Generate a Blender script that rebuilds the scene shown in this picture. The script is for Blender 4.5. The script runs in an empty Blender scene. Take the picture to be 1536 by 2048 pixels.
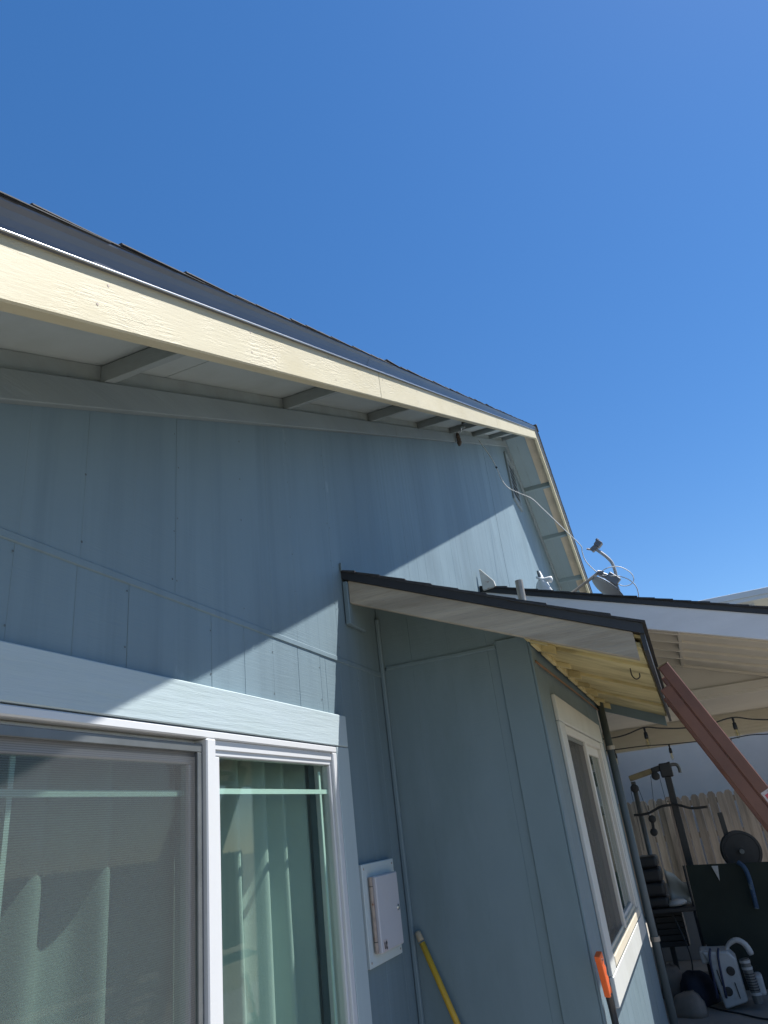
import bpy, math, random
from mathutils import Vector, Matrix
R = math.radians
random.seed(7)
scene = bpy.context.scene
col = scene.collection
GZ = -0.05                                   # ground level

# ---------------------------------------------------------------- camera
cam_d = bpy.data.cameras.new('camera'); cam = bpy.data.objects.new('camera', cam_d); col.objects.link(cam)
cam_d.sensor_fit = 'HORIZONTAL'; cam_d.sensor_width = 36.0; cam_d.lens = 1412.4/1536*36
cam_d.clip_start = 0.05; cam_d.clip_end = 2000
_y, _p, _r = 0.3403506, 0.42285571, -0.12371313
fw = Vector((math.cos(_p)*math.cos(_y), math.cos(_p)*math.sin(_y), math.sin(_p)))
rt = Vector((math.sin(_y), -math.cos(_y), 0)); up = rt.cross(fw)
r1 = math.cos(_r)*rt + math.sin(_r)*up; u1 = -math.sin(_r)*rt + math.cos(_r)*up
cm = Matrix((r1, u1, -fw)).transposed().to_4x4(); cm.translation = Vector((0, -1.371, 1.70))
cam.matrix_world = cm
scene.camera = cam

# ---------------------------------------------------------------- world, sun, exposure
SUN = Vector((0.38, -0.50, 1.15)).normalized()
world = bpy.data.worlds.new('World'); scene.world = world; world.use_nodes = True
wn = world.node_tree; wn.nodes.clear()
sky = wn.nodes.new('ShaderNodeTexSky'); sky.sky_type = 'NISHITA'; sky.sun_disc = False
sky.sun_elevation = math.asin(SUN.z); sky.sun_rotation = math.atan2(SUN.x, SUN.y)
sky.air_density = 1.0; sky.dust_density = 0.14; sky.ozone_density = 3.0; sky.altitude = 700
bg = wn.nodes.new('ShaderNodeBackground'); bg.inputs['Strength'].default_value = 0.117
wo = wn.nodes.new('ShaderNodeOutputWorld')
hs = wn.nodes.new('ShaderNodeHueSaturation'); hs.inputs['Saturation'].default_value = 1.41; hs.inputs['Hue'].default_value = 0.506
gm_ = wn.nodes.new('ShaderNodeGamma'); gm_.inputs['Gamma'].default_value = 0.8
wn.links.new(sky.outputs[0], gm_.inputs['Color']); wn.links.new(gm_.outputs[0], hs.inputs['Color']); wn.links.new(hs.outputs[0], bg.inputs[0]); wn.links.new(bg.outputs[0], wo.inputs[0])
sd = bpy.data.lights.new('sun', 'SUN'); sd.energy = 5.0; sd.angle = R(0.53); sd.color = (1.0, 0.968, 0.92)
sun = bpy.data.objects.new('sun', sd); col.objects.link(sun)
sun.rotation_euler = SUN.to_track_quat('Z', 'Y').to_euler(); sun.location = (6, -8, 14)
vs = scene.view_settings; vs.view_transform = 'Standard'; vs.look = 'None'; vs.exposure = 0.87; vs.gamma = 1.0
vs.use_curve_mapping = False
scene.cycles.max_bounces = 8; scene.cycles.diffuse_bounces = 4; scene.cycles.transparent_max_bounces = 12
scene.cycles.caustics_reflective = False; scene.cycles.caustics_refractive = False

# ---------------------------------------------------------------- materials
def mat(name, c, rough=.6, var=.12, vscale=(3, 3, 3), bump=.2, bscale=None, metal=0., dirt=None, dirt_amt=0., dscale=2., spec=.5, rnd=0., bdist=.004, c2=None, c2_thr=.62, c2scale=(4, 4, 4), rot=0., bmask=None, warp=None):
    m = bpy.data.materials.new(name); m.use_nodes = True; nt = m.node_tree; nd, ln = nt.nodes, nt.links
    b = nd['Principled BSDF']; b.inputs['Roughness'].default_value = rough; b.inputs['Metallic'].default_value = metal
    b.inputs['Specular IOR Level'].default_value = spec
    tc = nd.new('ShaderNodeTexCoord')
    def noise(scale, detail=5, r=.6):
        mp = nd.new('ShaderNodeMapping'); mp.inputs['Scale'].default_value = scale; mp.vector_type = 'POINT'
        if rot:
            m0 = nd.new('ShaderNodeMapping'); m0.inputs['Rotation'].default_value = (0, rot, 0); ln.new(tc.outputs['Object'], m0.inputs[0])
        n = nd.new('ShaderNodeTexNoise'); n.inputs['Scale'].default_value = 1; n.inputs['Detail'].default_value = detail; n.inputs['Roughness'].default_value = r
        ln.new(m0.outputs[0] if rot else tc.outputs['Object'], mp.inputs[0]); ln.new(mp.outputs[0], n.inputs['Vector']); return n.outputs[0]
    def mixc(f, a, bb, typ='MIX'):
        x = nd.new('ShaderNodeMix'); x.data_type = 'RGBA'; x.blend_type = typ
        if isinstance(f, float): x.inputs[0].default_value = f
        else: ln.new(f, x.inputs[0])
        for s, v in ((6, a), (7, bb)):
            if hasattr(v, 'node'): ln.new(v, x.inputs[s])
            else: x.inputs[s].default_value = (*v, 1)
        return x.outputs[2]
    n1 = noise(vscale)
    rr = nd.new('ShaderNodeMapRange'); rr.inputs[1].default_value = .3; rr.inputs[2].default_value = .7
    ln.new(n1, rr.inputs[0])
    out = mixc(rr.outputs[0], tuple(x*(1-var) for x in c), tuple(min(1, x*(1+var)) for x in c))
    if dirt:
        n2 = noise((dscale,)*3 if isinstance(dscale, (int, float)) else dscale, 8, .65)
        r2 = nd.new('ShaderNodeMapRange'); r2.inputs[1].default_value = .48; r2.inputs[2].default_value = .75; r2.inputs[4].default_value = dirt_amt
        ln.new(n2, r2.inputs[0]); out = mixc(r2.outputs[0], out, dirt)
    if c2:
        n3 = noise(c2scale, 6, .6)
        r3 = nd.new('ShaderNodeMapRange'); r3.inputs[1].default_value = c2_thr; r3.inputs[2].default_value = c2_thr+.05
        ln.new(n3, r3.inputs[0]); out = mixc(r3.outputs[0], out, c2)
    if rnd:
        oi = nd.new('ShaderNodeObjectInfo'); mr = nd.new('ShaderNodeMapRange'); mr.inputs[3].default_value = 1-rnd; mr.inputs[4].default_value = 1+rnd
        ln.new(oi.outputs['Random'], mr.inputs[0]); hs = nd.new('ShaderNodeHueSaturation'); ln.new(mr.outputs[0], hs.inputs['Value']); ln.new(out, hs.inputs['Color']); out = hs.outputs[0]
    ln.new(out, b.inputs['Base Color'])
    if bump:
        nb = noise(bscale or tuple(v*12 for v in vscale), 6, .7)
        bp = nd.new('ShaderNodeBump'); bp.inputs['Strength'].default_value = bump; bp.inputs['Distance'].default_value = bdist
        ln.new(nb, bp.inputs['Height']); ln.new(bp.outputs[0], b.inputs['Normal'])
        if bmask:
            mk_ = noise(bmask, 3, .6); r5 = nd.new('ShaderNodeMapRange'); r5.inputs[1].default_value = .40; r5.inputs[2].default_value = .66; r5.inputs[3].default_value = bump*.12; r5.inputs[4].default_value = bump
            ln.new(mk_, r5.inputs[0]); ln.new(r5.outputs[0], bp.inputs['Strength'])
        if warp:
            nw = noise((warp[0],)*3, 2, .5); b2 = nd.new('ShaderNodeBump'); b2.inputs['Strength'].default_value = 1; b2.inputs['Distance'].default_value = warp[1]
            ln.new(nw, b2.inputs['Height']); ln.new(b2.outputs[0], bp.inputs['Normal'])
    return m

def glass_mat(name, tint, refl_ior=1.5):
    m = bpy.data.materials.new(name); m.use_nodes = True; nt = m.node_tree; nd, ln = nt.nodes, nt.links; nd.clear()
    o = nd.new('ShaderNodeOutputMaterial'); t = nd.new('ShaderNodeBsdfTransparent'); t.inputs[0].default_value = (*tint, 1)
    g = nd.new('ShaderNodeBsdfGlossy'); g.inputs['Roughness'].default_value = .015
    lw = nd.new('ShaderNodeLayerWeight'); lw.inputs[0].default_value = .5     # Schlick: f0+(1-f0)*(1-cos)^5
    pw = nd.new('ShaderNodeMath'); pw.operation = 'POWER'; pw.inputs[1].default_value = 5.0; ln.new(lw.outputs['Facing'], pw.inputs[0])
    f = nd.new('ShaderNodeMapRange'); f.inputs[3].default_value = ((refl_ior-1)/(refl_ior+1))**2; ln.new(pw.outputs[0], f.inputs[0])
    x = nd.new('ShaderNodeMixShader'); ln.new(f.outputs[0], x.inputs[0]); ln.new(t.outputs[0], x.inputs[1]); ln.new(g.outputs[0], x.inputs[2]); ln.new(x.outputs[0], o.inputs[0])
    return m

def mesh_mat(name, c, cover, pitch=None):
    """insect screen: woven dark threads with open holes"""
    m = bpy.data.materials.new(name); m.use_nodes = True; nt = m.node_tree; nd, ln = nt.nodes, nt.links
    b = nd['Principled BSDF']; b.inputs['Base Color'].default_value = (*c, 1); b.inputs['Roughness'].default_value = .7
    o = nd['Material Output']; t = nd.new('ShaderNodeBsdfTransparent'); x = nd.new('ShaderNodeMixShader')
    tc = nd.new('ShaderNodeTexCoord'); w = nd.new('ShaderNodeTexWave'); w.bands_direction = 'Z'; w.inputs['Scale'].default_value = 60; w.inputs['Distortion'].default_value = .25
    ln.new(tc.outputs['Object'], w.inputs[0])
    mr = nd.new('ShaderNodeMapRange'); mr.inputs[3].default_value = cover-.08; mr.inputs[4].default_value = cover+.08
    ln.new(w.outputs['Fac'], mr.inputs[0])
    ln.new(mr.outputs[0], x.inputs[0]); ln.new(t.outputs[0], x.inputs[1]); ln.new(b.outputs[0], x.inputs[2]); ln.new(x.outputs[0], o.inputs[0])
    return m

SID = (.160, .226, .262)
M = {}
M['siding'] = mat('siding_paint', SID, .62, .13, (1.6, 1.6, .30), .55, (5, 5, 140), dirt=(.105, .155, .185), dirt_amt=.55, dscale=(11, 11, .45), bdist=.003, bmask=(1.4, 1.4, 1.1), warp=(1.3, .02), c2=(.24, .31, .345), c2_thr=.68, c2scale=(3.2, 3.2, 1.6))
M['siding_front'] = mat('siding_paint_bay', SID, .62, .11, (1.2, 1.2, .5), .5, (6, 6, 130), dirt=(.10, .155, .165), dirt_amt=.6, dscale=(2.4, 2.4, .7), bdist=.003, bmask=(1.6, 1.6, 1.3), warp=(1.5, .02), c2=(.115, .16, .16), c2_thr=.69, c2scale=(5, 5, 1.6))
M['pipe_paint'] = mat('downpipe_paint', (.125, .155, .165), .5, .12, (6, 6, 1.5), .1, (30, 30, 30), dirt=(.08, .09, .09), dirt_amt=.6, dscale=(8, 8, 2))
M['nailpaint'] = mat('painted_nail', (.085, .105, .115), .6, .3, (20, 20, 20), 0)
M['bay_trim'] = mat('bay_trim_paint', (.60, .61, .575), .55, .05, (3, 3, 3), .4, (40, 30, 40), dirt=(.50, .50, .44), dirt_amt=.5, dscale=2.5)
M['trim'] = mat('trim_paint', (.42, .50, .525), .55, .06, (.6, 6, 9), .6, (4, 30, 70), dirt=(.36, .45, .42), dirt_amt=.5, dscale=(1.2, 3, 3), bdist=.003, c2=(.22, .25, .24), c2_thr=.735, c2scale=(9, 20, 30))
M['trim_v'] = mat('trim_paint_vertical', (.42, .50, .525), .55, .05, (6, 6, .6), .45, (60, 30, 4), dirt=(.36, .44, .43), dirt_amt=.4, dscale=(3, 3, 1.2), bdist=.003)
M['frieze'] = mat('frieze_paint', (.215, .255, .27), .6, .12, (.8, 5, 5), .7, (6, 40, 60), dirt=(.22, .25, .23), dirt_amt=.5, dscale=(1.5, 5, 5), bdist=.003, c2=(.10, .10, .09), c2_thr=.75, c2scale=(7, 15, 15))
M['soffit'] = mat('soffit_paint', (.40, .45, .45), .65, .07, (1.2, 1.2, 1.2), .3, (20, 20, 20), dirt=(.32, .36, .33), dirt_amt=.5, dscale=2.5)
M['soffit_blue'] = mat('soffit_blue_paint', (.235, .305, .325), .65, .07, (1.2, 1.2, 1.2), .3, (20, 20, 20))
M['lookout'] = mat('lookout_paint', (.285, .325, .33), .6, .12, (6, 1, 6), .5, (40, 6, 40), dirt=(.22, .22, .19), dirt_amt=.4, dscale=4)
M['cream'] = mat('cream_fascia_paint', (.52, .468, .325), .62, .06, (.9, 4, 8), 1.0, (16, 60, 150), dirt=(.46, .40, .245), dirt_amt=.8, dscale=(2.0, 4, 5), bdist=.006, rot=math.atan(.4718), bmask=(3.0, 5, 9), c2=(.30, .26, .17), c2_thr=.69, c2scale=(14, 50, 110))
M['raw'] = mat('bare_soffit_board', (.56, .46, .33), .7, .12, (1.5, 8, 3), .4, (6, 60, 20), dirt=(.30, .27, .21), dirt_amt=.5, dscale=3)
M['drip'] = mat('drip_edge_metal', (.115, .125, .15), .38, .12, (.8, 4, 4), .08, (3, 20, 20), metal=.15)
M['lip'] = mat('glint_metal_lip', (.55, .55, .56), .28, .1, (3, 3, 3), .05, (20, 20, 20), metal=.85)  # bare drip-metal edge, colour lightened to stand in for a sun glint
M['darkdrip'] = mat('dark_drip_edge', (.028, .031, .037), .5, .2, (2, 2, 2), .1, (20, 20, 20), metal=.1)
M['shingle'] = mat('asphalt_shingle', (.040, .042, .047), .9, .35, (30, 30, 30), .7, (220, 220, 220), rnd=.3)
M['deck'] = mat('roof_deck_ply', (.42, .44, .42), .7, .1, (2, 2, 2), .2, (20, 20, 20))
M['wood'] = mat('weathered_rafter_paint', (.37, .33, .265), .75, .22, (8, .9, 14), .8, (60, 5, 110), dirt=(.17, .14, .10), dirt_amt=.9, dscale=(5, 1.1, 9), bdist=.005, c2=(.035, .03, .025), c2_thr=.715, c2scale=(26, 8, 38))
M['yel'] = mat('old_cream_soffit', (.62, .53, .275), .65, .16, (7, .9, 7), .5, (40, 6, 40), dirt=(.24, .195, .09), dirt_amt=.85, dscale=(7, 1.4, 7), c2=(.04, .035, .02), c2_thr=.70, c2scale=(5, 9, 5))
M['patio_fascia'] = mat('patio_fascia_paint', (.72, .74, .77), .6, .05, (5, .8, 5), .5, (50, 6, 60), dirt=(.58, .60, .63), dirt_amt=.5, dscale=(3, 1.5, 6), c2=(.20, .20, .20), c2_thr=.74, c2scale=(14, 10, 20))
M['patio_cream'] = mat('patio_cream_paint', (.70, .65, .555), .6, .05, (3, 1, 3), .2, (20, 6, 20), dirt=(.62, .56, .45), dirt_amt=.4, dscale=2)
M['patio_panel'] = mat('patio_panel_paint', (.66, .62, .55), .6, .05, (2, 2, 2), .15, (30, 30, 30))
M['vinyl'] = mat('white_vinyl', (.62, .63, .64), .32, .02, (3, 3, 3), .03, (20, 20, 20), dirt=(.52, .51, .47), dirt_amt=.25, dscale=3)
M['vinyl_sill'] = mat('almond_sill', (.78, .70, .54), .4, .06, (3, 3, 3), .05, (20, 20, 20))
M['almond'] = mat('almond_window_frame', (.70, .68, .62), .4, .04, (3, 3, 3), .05, (20, 20, 20))
M['grille'] = mat('grille_bar', (.66, .80, .74), .4, .02, (3, 3, 3), 0)
M['screen'] = mesh_mat('insect_screen', (.075, .078, .082), .47)
M['screen_dark'] = mesh_mat('dark_insect_screen', (.085, .08, .075), .6)
M['glass'] = glass_mat('window_glass', (.89, .945, .915)); M['glass_left'] = glass_mat('window_glass_left', (.87, .945, .915))
M['glass_bay'] = glass_mat('bay_window_glass', (.74, .86, .81))
M['curtain'] = mat('teal_curtain', (.40, .485, .45), .8, .05, (3, 3, 1), .25, (150, 150, 150))
M['room'] = mat('room_paint', (.42, .44, .43), .8, .04, (2, 2, 2), .05, (20, 20, 20))
M['concrete'] = mat('patio_concrete', (.27, .25, .225), .85, .12, (1.5, 1.5, 1.5), .4, (40, 40, 40), dirt=(.18, .165, .14), dirt_amt=.6, dscale=1.2)
M['soil'] = mat('dry_ground', (.23, .20, .14), .95, .25, (.8, .8, .8), .6, (10, 10, 10), dirt=(.12, .15, .06), dirt_amt=.7, dscale=.5)
M['fence'] = mat('weathered_fence_wood', (.31, .25, .195), .85, .42, (14, 14, .9), .7, (60, 60, 4), dirt=(.13, .11, .09), dirt_amt=.85, dscale=(10, 10, 1.4), rnd=.28, c2=(.03, .025, .02), c2_thr=.74, c2scale=(16, 16, 9))
M['stucco'] = mat('grey_stucco', (.72, .62, .55), .9, .05, (2, 2, 2), .6, (90, 90, 90))
M['pale_metal'] = mat('pale_blue_fascia', (.48, .53, .58), .5, .05, (2, 2, 2), .1, (20, 20, 20))
M['galv'] = mat('galvanised_steel', (.42, .375, .32), .5, .25, (9, 9, 9), .15, (40, 40, 40), metal=.5, dirt=(.26, .22, .17), dirt_amt=.6, dscale=12)
M['dish'] = mat('dish_grey_paint', (.36, .37, .38), .5, .06, (6, 6, 6), .05, (30, 30, 30))
M['dishdark'] = mat('dish_bracket_steel', (.17, .18, .20), .5, .15, (10, 10, 10), .1, (40, 40, 40), metal=.4)
M['cable'] = mat('white_coax', (.70, .70, .68), .5, .05, (4, 4, 4), 0)
M['white'] = mat('white_plastic', (.47, .485, .485), .45, .05, (5, 5, 5), .05, (30, 30, 30), dirt=(.25, .25, .23), dirt_amt=.7, dscale=7)
M['cloth'] = mat('white_cloth', (.74, .76, .76), .85, .06, (8, 8, 8), .3, (60, 60, 60))
M['whitewood'] = mat('white_flaking_board', (.62, .61, .57), .7, .15, (12, 12, 12), .5, (60, 60, 60), c2=(.30, .15, .10), c2_thr=.62, c2scale=(12, 12, 18))
M['box'] = mat('box_lid_paint', (.50, .50, .53), .45, .05, (6, 6, 6), .1, (40, 40, 40), dirt=(.38, .33, .30), dirt_amt=.3, dscale=6)
M['boxback'] = mat('box_backing_paint', (.50, .57, .58), .55, .05, (6, 6, 6), .25, (60, 60, 60), dirt=(.40, .40, .33), dirt_amt=.5, dscale=6)
M['rust'] = mat('rusty_hinge', (.33, .27, .23), .6, .25, (30, 30, 30), .3, (90, 90, 90), metal=.2, c2=(.20, .07, .03), c2_thr=.6, c2scale=(40, 40, 30))
M['chrome'] = mat('chrome_lock', (.75, .75, .75), .15, .02, (3, 3, 3), 0, metal=1.)
M['black'] = mat('black_plastic', (.022, .023, .025), .45, .15, (6, 6, 6), .1, (50, 50, 50))
M['blacksteel'] = mat('black_powder_coat', (.020, .021, .025), .4, .2, (8, 8, 8), .05, (60, 60, 60))
M['greysteel'] = mat('grey_steel_tube', (.16, .17, .17), .45, .15, (8, 8, 8), .05, (60, 60, 60), metal=.4)
M['gold'] = mat('worn_tan_tape', (.30, .24, .13), .6, .25, (12, 12, 12), .2, (60, 60, 60))
M['yellow'] = mat('yellow_fibreglass', (.72, .42, .035), .45, .08, (12, 12, 3), .1, (90, 90, 10), dirt=(.40, .25, .06), dirt_amt=.5, dscale=8, c2=(.12, .08, .03), c2_thr=.74, c2scale=(50, 50, 20))
M['worn'] = mat('worn_handle_end', (.30, .27, .20), .7, .25, (30, 30, 30), .2, (90, 90, 90))
M['orange'] = mat('orange_rubber', (.85, .145, .03), .5, .06, (20, 20, 20), .15, (120, 120, 120))
M['ladder'] = mat('red_brown_fibreglass', (.165, .070, .046), .5, .12, (5, 5, 5), .2, (30, 30, 30), dirt=(.10, .045, .038), dirt_amt=.6, dscale=7)
M['alu'] = mat('aluminium', (.55, .55, .54), .4, .08, (6, 6, 6), .05, (40, 40, 40), metal=.9)
M['sticker'] = mat('pale_sticker', (.52, .45, .44), .5, .1, (30, 30, 30), 0, c2=(.30, .2, .2), c2_thr=.6, c2scale=(60, 90, 90))
M['stickred'] = mat('red_sticker_print', (.50, .07, .09), .5, .15, (30, 30, 30), 0, c2=(.6, .4, .4), c2_thr=.66, c2scale=(50, 70, 70))
M['ink'] = mat('black_ink', (.02, .02, .02), .5, .1, (9, 9, 9), 0)
M['bulb'] = glass_mat('bulb_glass', (.92, .90, .84), 1.35)
M['brass'] = mat('brass', (.55, .40, .15), .35, .1, (20, 20, 20), 0, metal=.9)
M['copper'] = mat('brown_rod', (.22, .115, .055), .5, .2, (4, 30, 30), .05, (30, 30, 30), metal=.3)
M['greenfab'] = mat('dark_green_fabric', (.018, .026, .020), .85, .2, (3, 3, 3), .4, (160, 160, 160))
M['iron'] = mat('cast_iron_plate', (.035, .035, .036), .55, .2, (10, 10, 10), .25, (80, 80, 80))
M['blue'] = mat('blue_strap', (.03, .07, .14), .7, .15, (10, 10, 10), .2, (90, 90, 90), c2=(.16, .22, .27), c2_thr=.58, c2scale=(12, 12, 12))
M['navy'] = mat('navy_hose', (.03, .04, .09), .5, .15, (10, 10, 10), .1, (60, 60, 60))
M['tarp'] = mat('pale_plastic_sheet', (.56, .57, .52), .35, .08, (6, 6, 6), .3, (18, 18, 18))
M['paper'] = mat('grey_brown_bag', (.24, .20, .165), .8, .15, (8, 8, 8), .5, (25, 25, 25))
M['navyjeans'] = mat('dark_blue_canvas', (.025, .03, .05), .85, .2, (8, 8, 8), .4, (40, 40, 40))
M['panelgrey'] = mat('light_grey_panel', (.30, .29, .275), .6, .06, (3, 3, 3), .1, (20, 20, 20))
M['leaf'] = mat('leaf_green', (.07, .14, .03), .55, .35, (5, 5, 5), .1, (30, 30, 30), rnd=0)
M['bark'] = mat('bark', (.13, .10, .07), .9, .25, (12, 12, 3), .7, (50, 50, 12))
M['brownlump'] = mat('brown_weathered_tape', (.12, .09, .07), .7, .35, (60, 60, 60), .5, (120, 120, 120), c2=(.6, .58, .54), c2_thr=.62, c2scale=(50, 50, 50))

# ---------------------------------------------------------------- mesh helpers
class MB:
    def __init__(s): s.v = []; s.f = []
    def add(s, v, f):
        k = len(s.v); s.v += [tuple(p) for p in v]; s.f += [tuple(i+k for i in q) for q in f]; return s
    def hexa(s, p): return s.add(p, [(3, 2, 1, 0), (4, 5, 6, 7), (0, 1, 5, 4), (1, 2, 6, 5), (2, 3, 7, 6), (3, 0, 4, 7)])
    def box(s, x0, x1, y0, y1, z0, z1):
        return s.hexa([(x0, y0, z0), (x1, y0, z0), (x1, y1, z0), (x0, y1, z0), (x0, y0, z1), (x1, y0, z1), (x1, y1, z1), (x0, y1, z1)])
    def sx(s, x0, x1, y0, y1, f, a, b):          # plank sloping along X: f(x)+a .. f(x)+b
        return s.hexa([(x0, y0, f(x0)+a), (x1, y0, f(x1)+a), (x1, y1, f(x1)+a), (x0, y1, f(x0)+a), (x0, y0, f(x0)+b), (x1, y0, f(x1)+b), (x1, y1, f(x1)+b), (x0, y1, f(x0)+b)])
    def sy(s, x0, x1, y0, y1, f, a, b):          # plank sloping along Y
        return s.hexa([(x0, y0, f(y0)+a), (x1, y0, f(y0)+a), (x1, y1, f(y1)+a), (x0, y1, f(y1)+a), (x0, y0, f(y0)+b), (x1, y0, f(y0)+b), (x1, y1, f(y1)+b), (x0, y1, f(y1)+b)])
    def bar(s, a, b, w, h, upv=(0, 0, 1)):
        a, b = Vector(a), Vector(b); d = (b-a).normalized(); u = Vector(upv); r = d.cross(u)
        if r.length < 1e-4: r = d.cross(Vector((1, 0, 0)))
        r.normalize(); u = r.cross(d); r = r*w/2; u = u*h/2
        return s.hexa([a-r-u, a+r-u, b+r-u, b-r-u, a-r+u, a+r+u, b+r+u, b-r+u])
    def tube(s, pts, r, n=8, cap=True):
        pts = [Vector(p) for p in pts]; rs = r if isinstance(r, (list, tuple)) else [r]*len(pts)
        k = len(s.v); t0 = (pts[1]-pts[0]).normalized(); nrm = t0.orthogonal().normalized()
        for i, p in enumerate(pts):
            t = (pts[min(i+1, len(pts)-1)]-pts[max(i-1, 0)]).normalized()
            nrm = (nrm-t*nrm.dot(t)).normalized(); bn = t.cross(nrm)
            for j in range(n):
                a = 2*math.pi*j/n; s.v.append(tuple(p+rs[i]*(math.cos(a)*nrm+math.sin(a)*bn)))
        for i in range(len(pts)-1):
            for j in range(n):
                s.f.append((k+i*n+j, k+i*n+(j+1) % n, k+(i+1)*n+(j+1) % n, k+(i+1)*n+j))
        if cap:
            s.f.append(tuple(k+j for j in reversed(range(n)))); s.f.append(tuple(k+(len(pts)-1)*n+j for j in range(n)))
        return s
    def lathe(s, prof, n, o, axis=(0, 0, 1)):     # prof: (radius, height) along axis from o
        ax = Vector(axis).normalized(); e1 = ax.orthogonal().normalized(); e2 = ax.cross(e1); o = Vector(o); k = len(s.v)
        for r, h in prof:
            for j in range(n):
                a = 2*math.pi*j/n; s.v.append(tuple(o+ax*h+r*(math.cos(a)*e1+math.sin(a)*e2)))
        for i in range(len(prof)-1):
            for j in range(n): s.f.append((k+i*n+j, k+i*n+(j+1) % n, k+(i+1)*n+(j+1) % n, k+(i+1)*n+j))
        s.f.append(tuple(k+j for j in reversed(range(n)))); s.f.append(tuple(k+(len(prof)-1)*n+j for j in range(n)))
        return s
    def prism(s, poly, d):                        # extrude a 3D polygon by vector d
        n = len(poly); d = Vector(d); v = [Vector(p) for p in poly]; v += [p+d for p in v]
        return s.add(v, [tuple(reversed(range(n))), tuple(range(n, 2*n))]+[(i, (i+1) % n, n+(i+1) % n, n+i) for i in range(n)])
    def obj(s, name, m, parent=None, smooth=False, bevel=0., seg=1):
        me = bpy.data.meshes.new(name); me.from_pydata(s.v, [], s.f); me.update()
        import bmesh
        bm = bmesh.new(); bm.from_mesh(me); bmesh.ops.recalc_face_normals(bm, faces=bm.faces); bm.to_mesh(me); bm.free()
        if smooth: me.polygons.foreach_set('use_smooth', [True]*len(me.polygons))
        me.materials.append(M[m] if isinstance(m, str) else m)
        o = bpy.data.objects.new(name, me); col.objects.link(o)
        if parent: attach(o, parent)
        if bevel:
            b = o.modifiers.new('bevel', 'BEVEL'); b.width = bevel; b.segments = seg; b.limit_method = 'ANGLE'; b.angle_limit = R(40)
        return o
def world_loc(p):
    l = Vector(p.location)
    while p.parent: p = p.parent; l = l+Vector(p.location)
    return l
def attach(o, p):
    o.parent = p
    r = p
    while r.parent: r = r.parent
    if p.parent is None: o.matrix_parent_inverse = Matrix.Translation(-Vector(p.location))
    else: o.matrix_parent_inverse = Matrix.Identity(4) if p.location.length < 1e-9 else Matrix.Translation(-Vector(p.location))
def tag(o, label, cat, group=None):
    o['label'] = label; o['category'] = cat
    if group: o['group'] = group
    return o
def struct(o): o['kind'] = 'structure'; return o
def thing(name, label, cat, loc, group=None):
    e = bpy.data.objects.new(name, None); col.objects.link(e); e.location = loc; e.empty_display_size = .2
    return tag(e, label, cat, group)
def share(src, name, dloc, parent=None):
    o = bpy.data.objects.new(name, src.data); col.objects.link(o); o.location = dloc
    if parent: o.parent = parent; o.matrix_parent_inverse = src.matrix_parent_inverse.copy()
    return o
def smooth_path(pts, n=8):                        # Catmull-Rom
    P = [Vector(p) for p in pts]; out = []
    for i in range(len(P)-1):
        p0, p1, p2, p3 = P[max(i-1, 0)], P[i], P[i+1], P[min(i+2, len(P)-1)]
        for k in range(n):
            t = k/n; out.append(.5*((2*p1)+(p2-p0)*t+(2*p0-5*p1+4*p2-p3)*t*t+(3*p1-p0-3*p2+p3)*t**3))
    out.append(P[-1]); return out

# ================================================================ ground
struct(MB().add([(-300, -300, GZ-.1), (300, -300, GZ-.1), (300, 300, GZ-.1), (-300, 300, GZ-.1)], [(0, 1, 2, 3)]).obj('ground', 'soil'))
slab = struct(MB().box(-2, 13.7, -5.2, -.02, GZ-.12, GZ).obj('patio_slab', 'concrete', bevel=.01))

# ================================================================ house
XP, MS = 9.87, .4718
def zl(x):                                        # underside line of the rake lookouts
    if x > XP: x = 2*XP-x
    return 3.051+MS*(x-1.415)
XL, XR = .25, 14.4
house = thing('house', 'blue-grey board-sided house with cream gable fascia and sunlit wall', 'house', (XP, 0, GZ))
wall = MB()
WX0, WX1, WZ0, WZ1 = 1.0, 2.842, .55, 2.053
def gable_piece(mb, x0, x1, y0, y1, z0, off):
    xs = [x0, x1] if not (x0 < XP < x1) else [x0, XP, x1]
    for a, b in zip(xs, xs[1:]):
        mb.hexa([(a, y0, z0), (b, y0, z0), (b, y1, z0), (a, y1, z0), (a, y0, zl(a)+off), (b, y0, zl(b)+off), (b, y1, zl(b)+off), (a, y1, zl(a)+off)])
gable_piece(wall, XL, WX0, .016, .12, GZ, .06); gable_piece(wall, WX1, XR, .016, .12, GZ, .06)
gable_piece(wall, WX0, WX1, .016, .12, WZ1, .06); wall.box(WX0, WX1, .016, .12, GZ, WZ0)
wall.box(XL, XL+.1, .12, 9, GZ, 2.55); wall.box(XR-.1, XR, .12, 9, GZ, 4.6); wall.box(XL, XR, 9, 9.1, GZ, 2.5)
wall = wall.obj('wall', 'siding', house)

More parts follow.
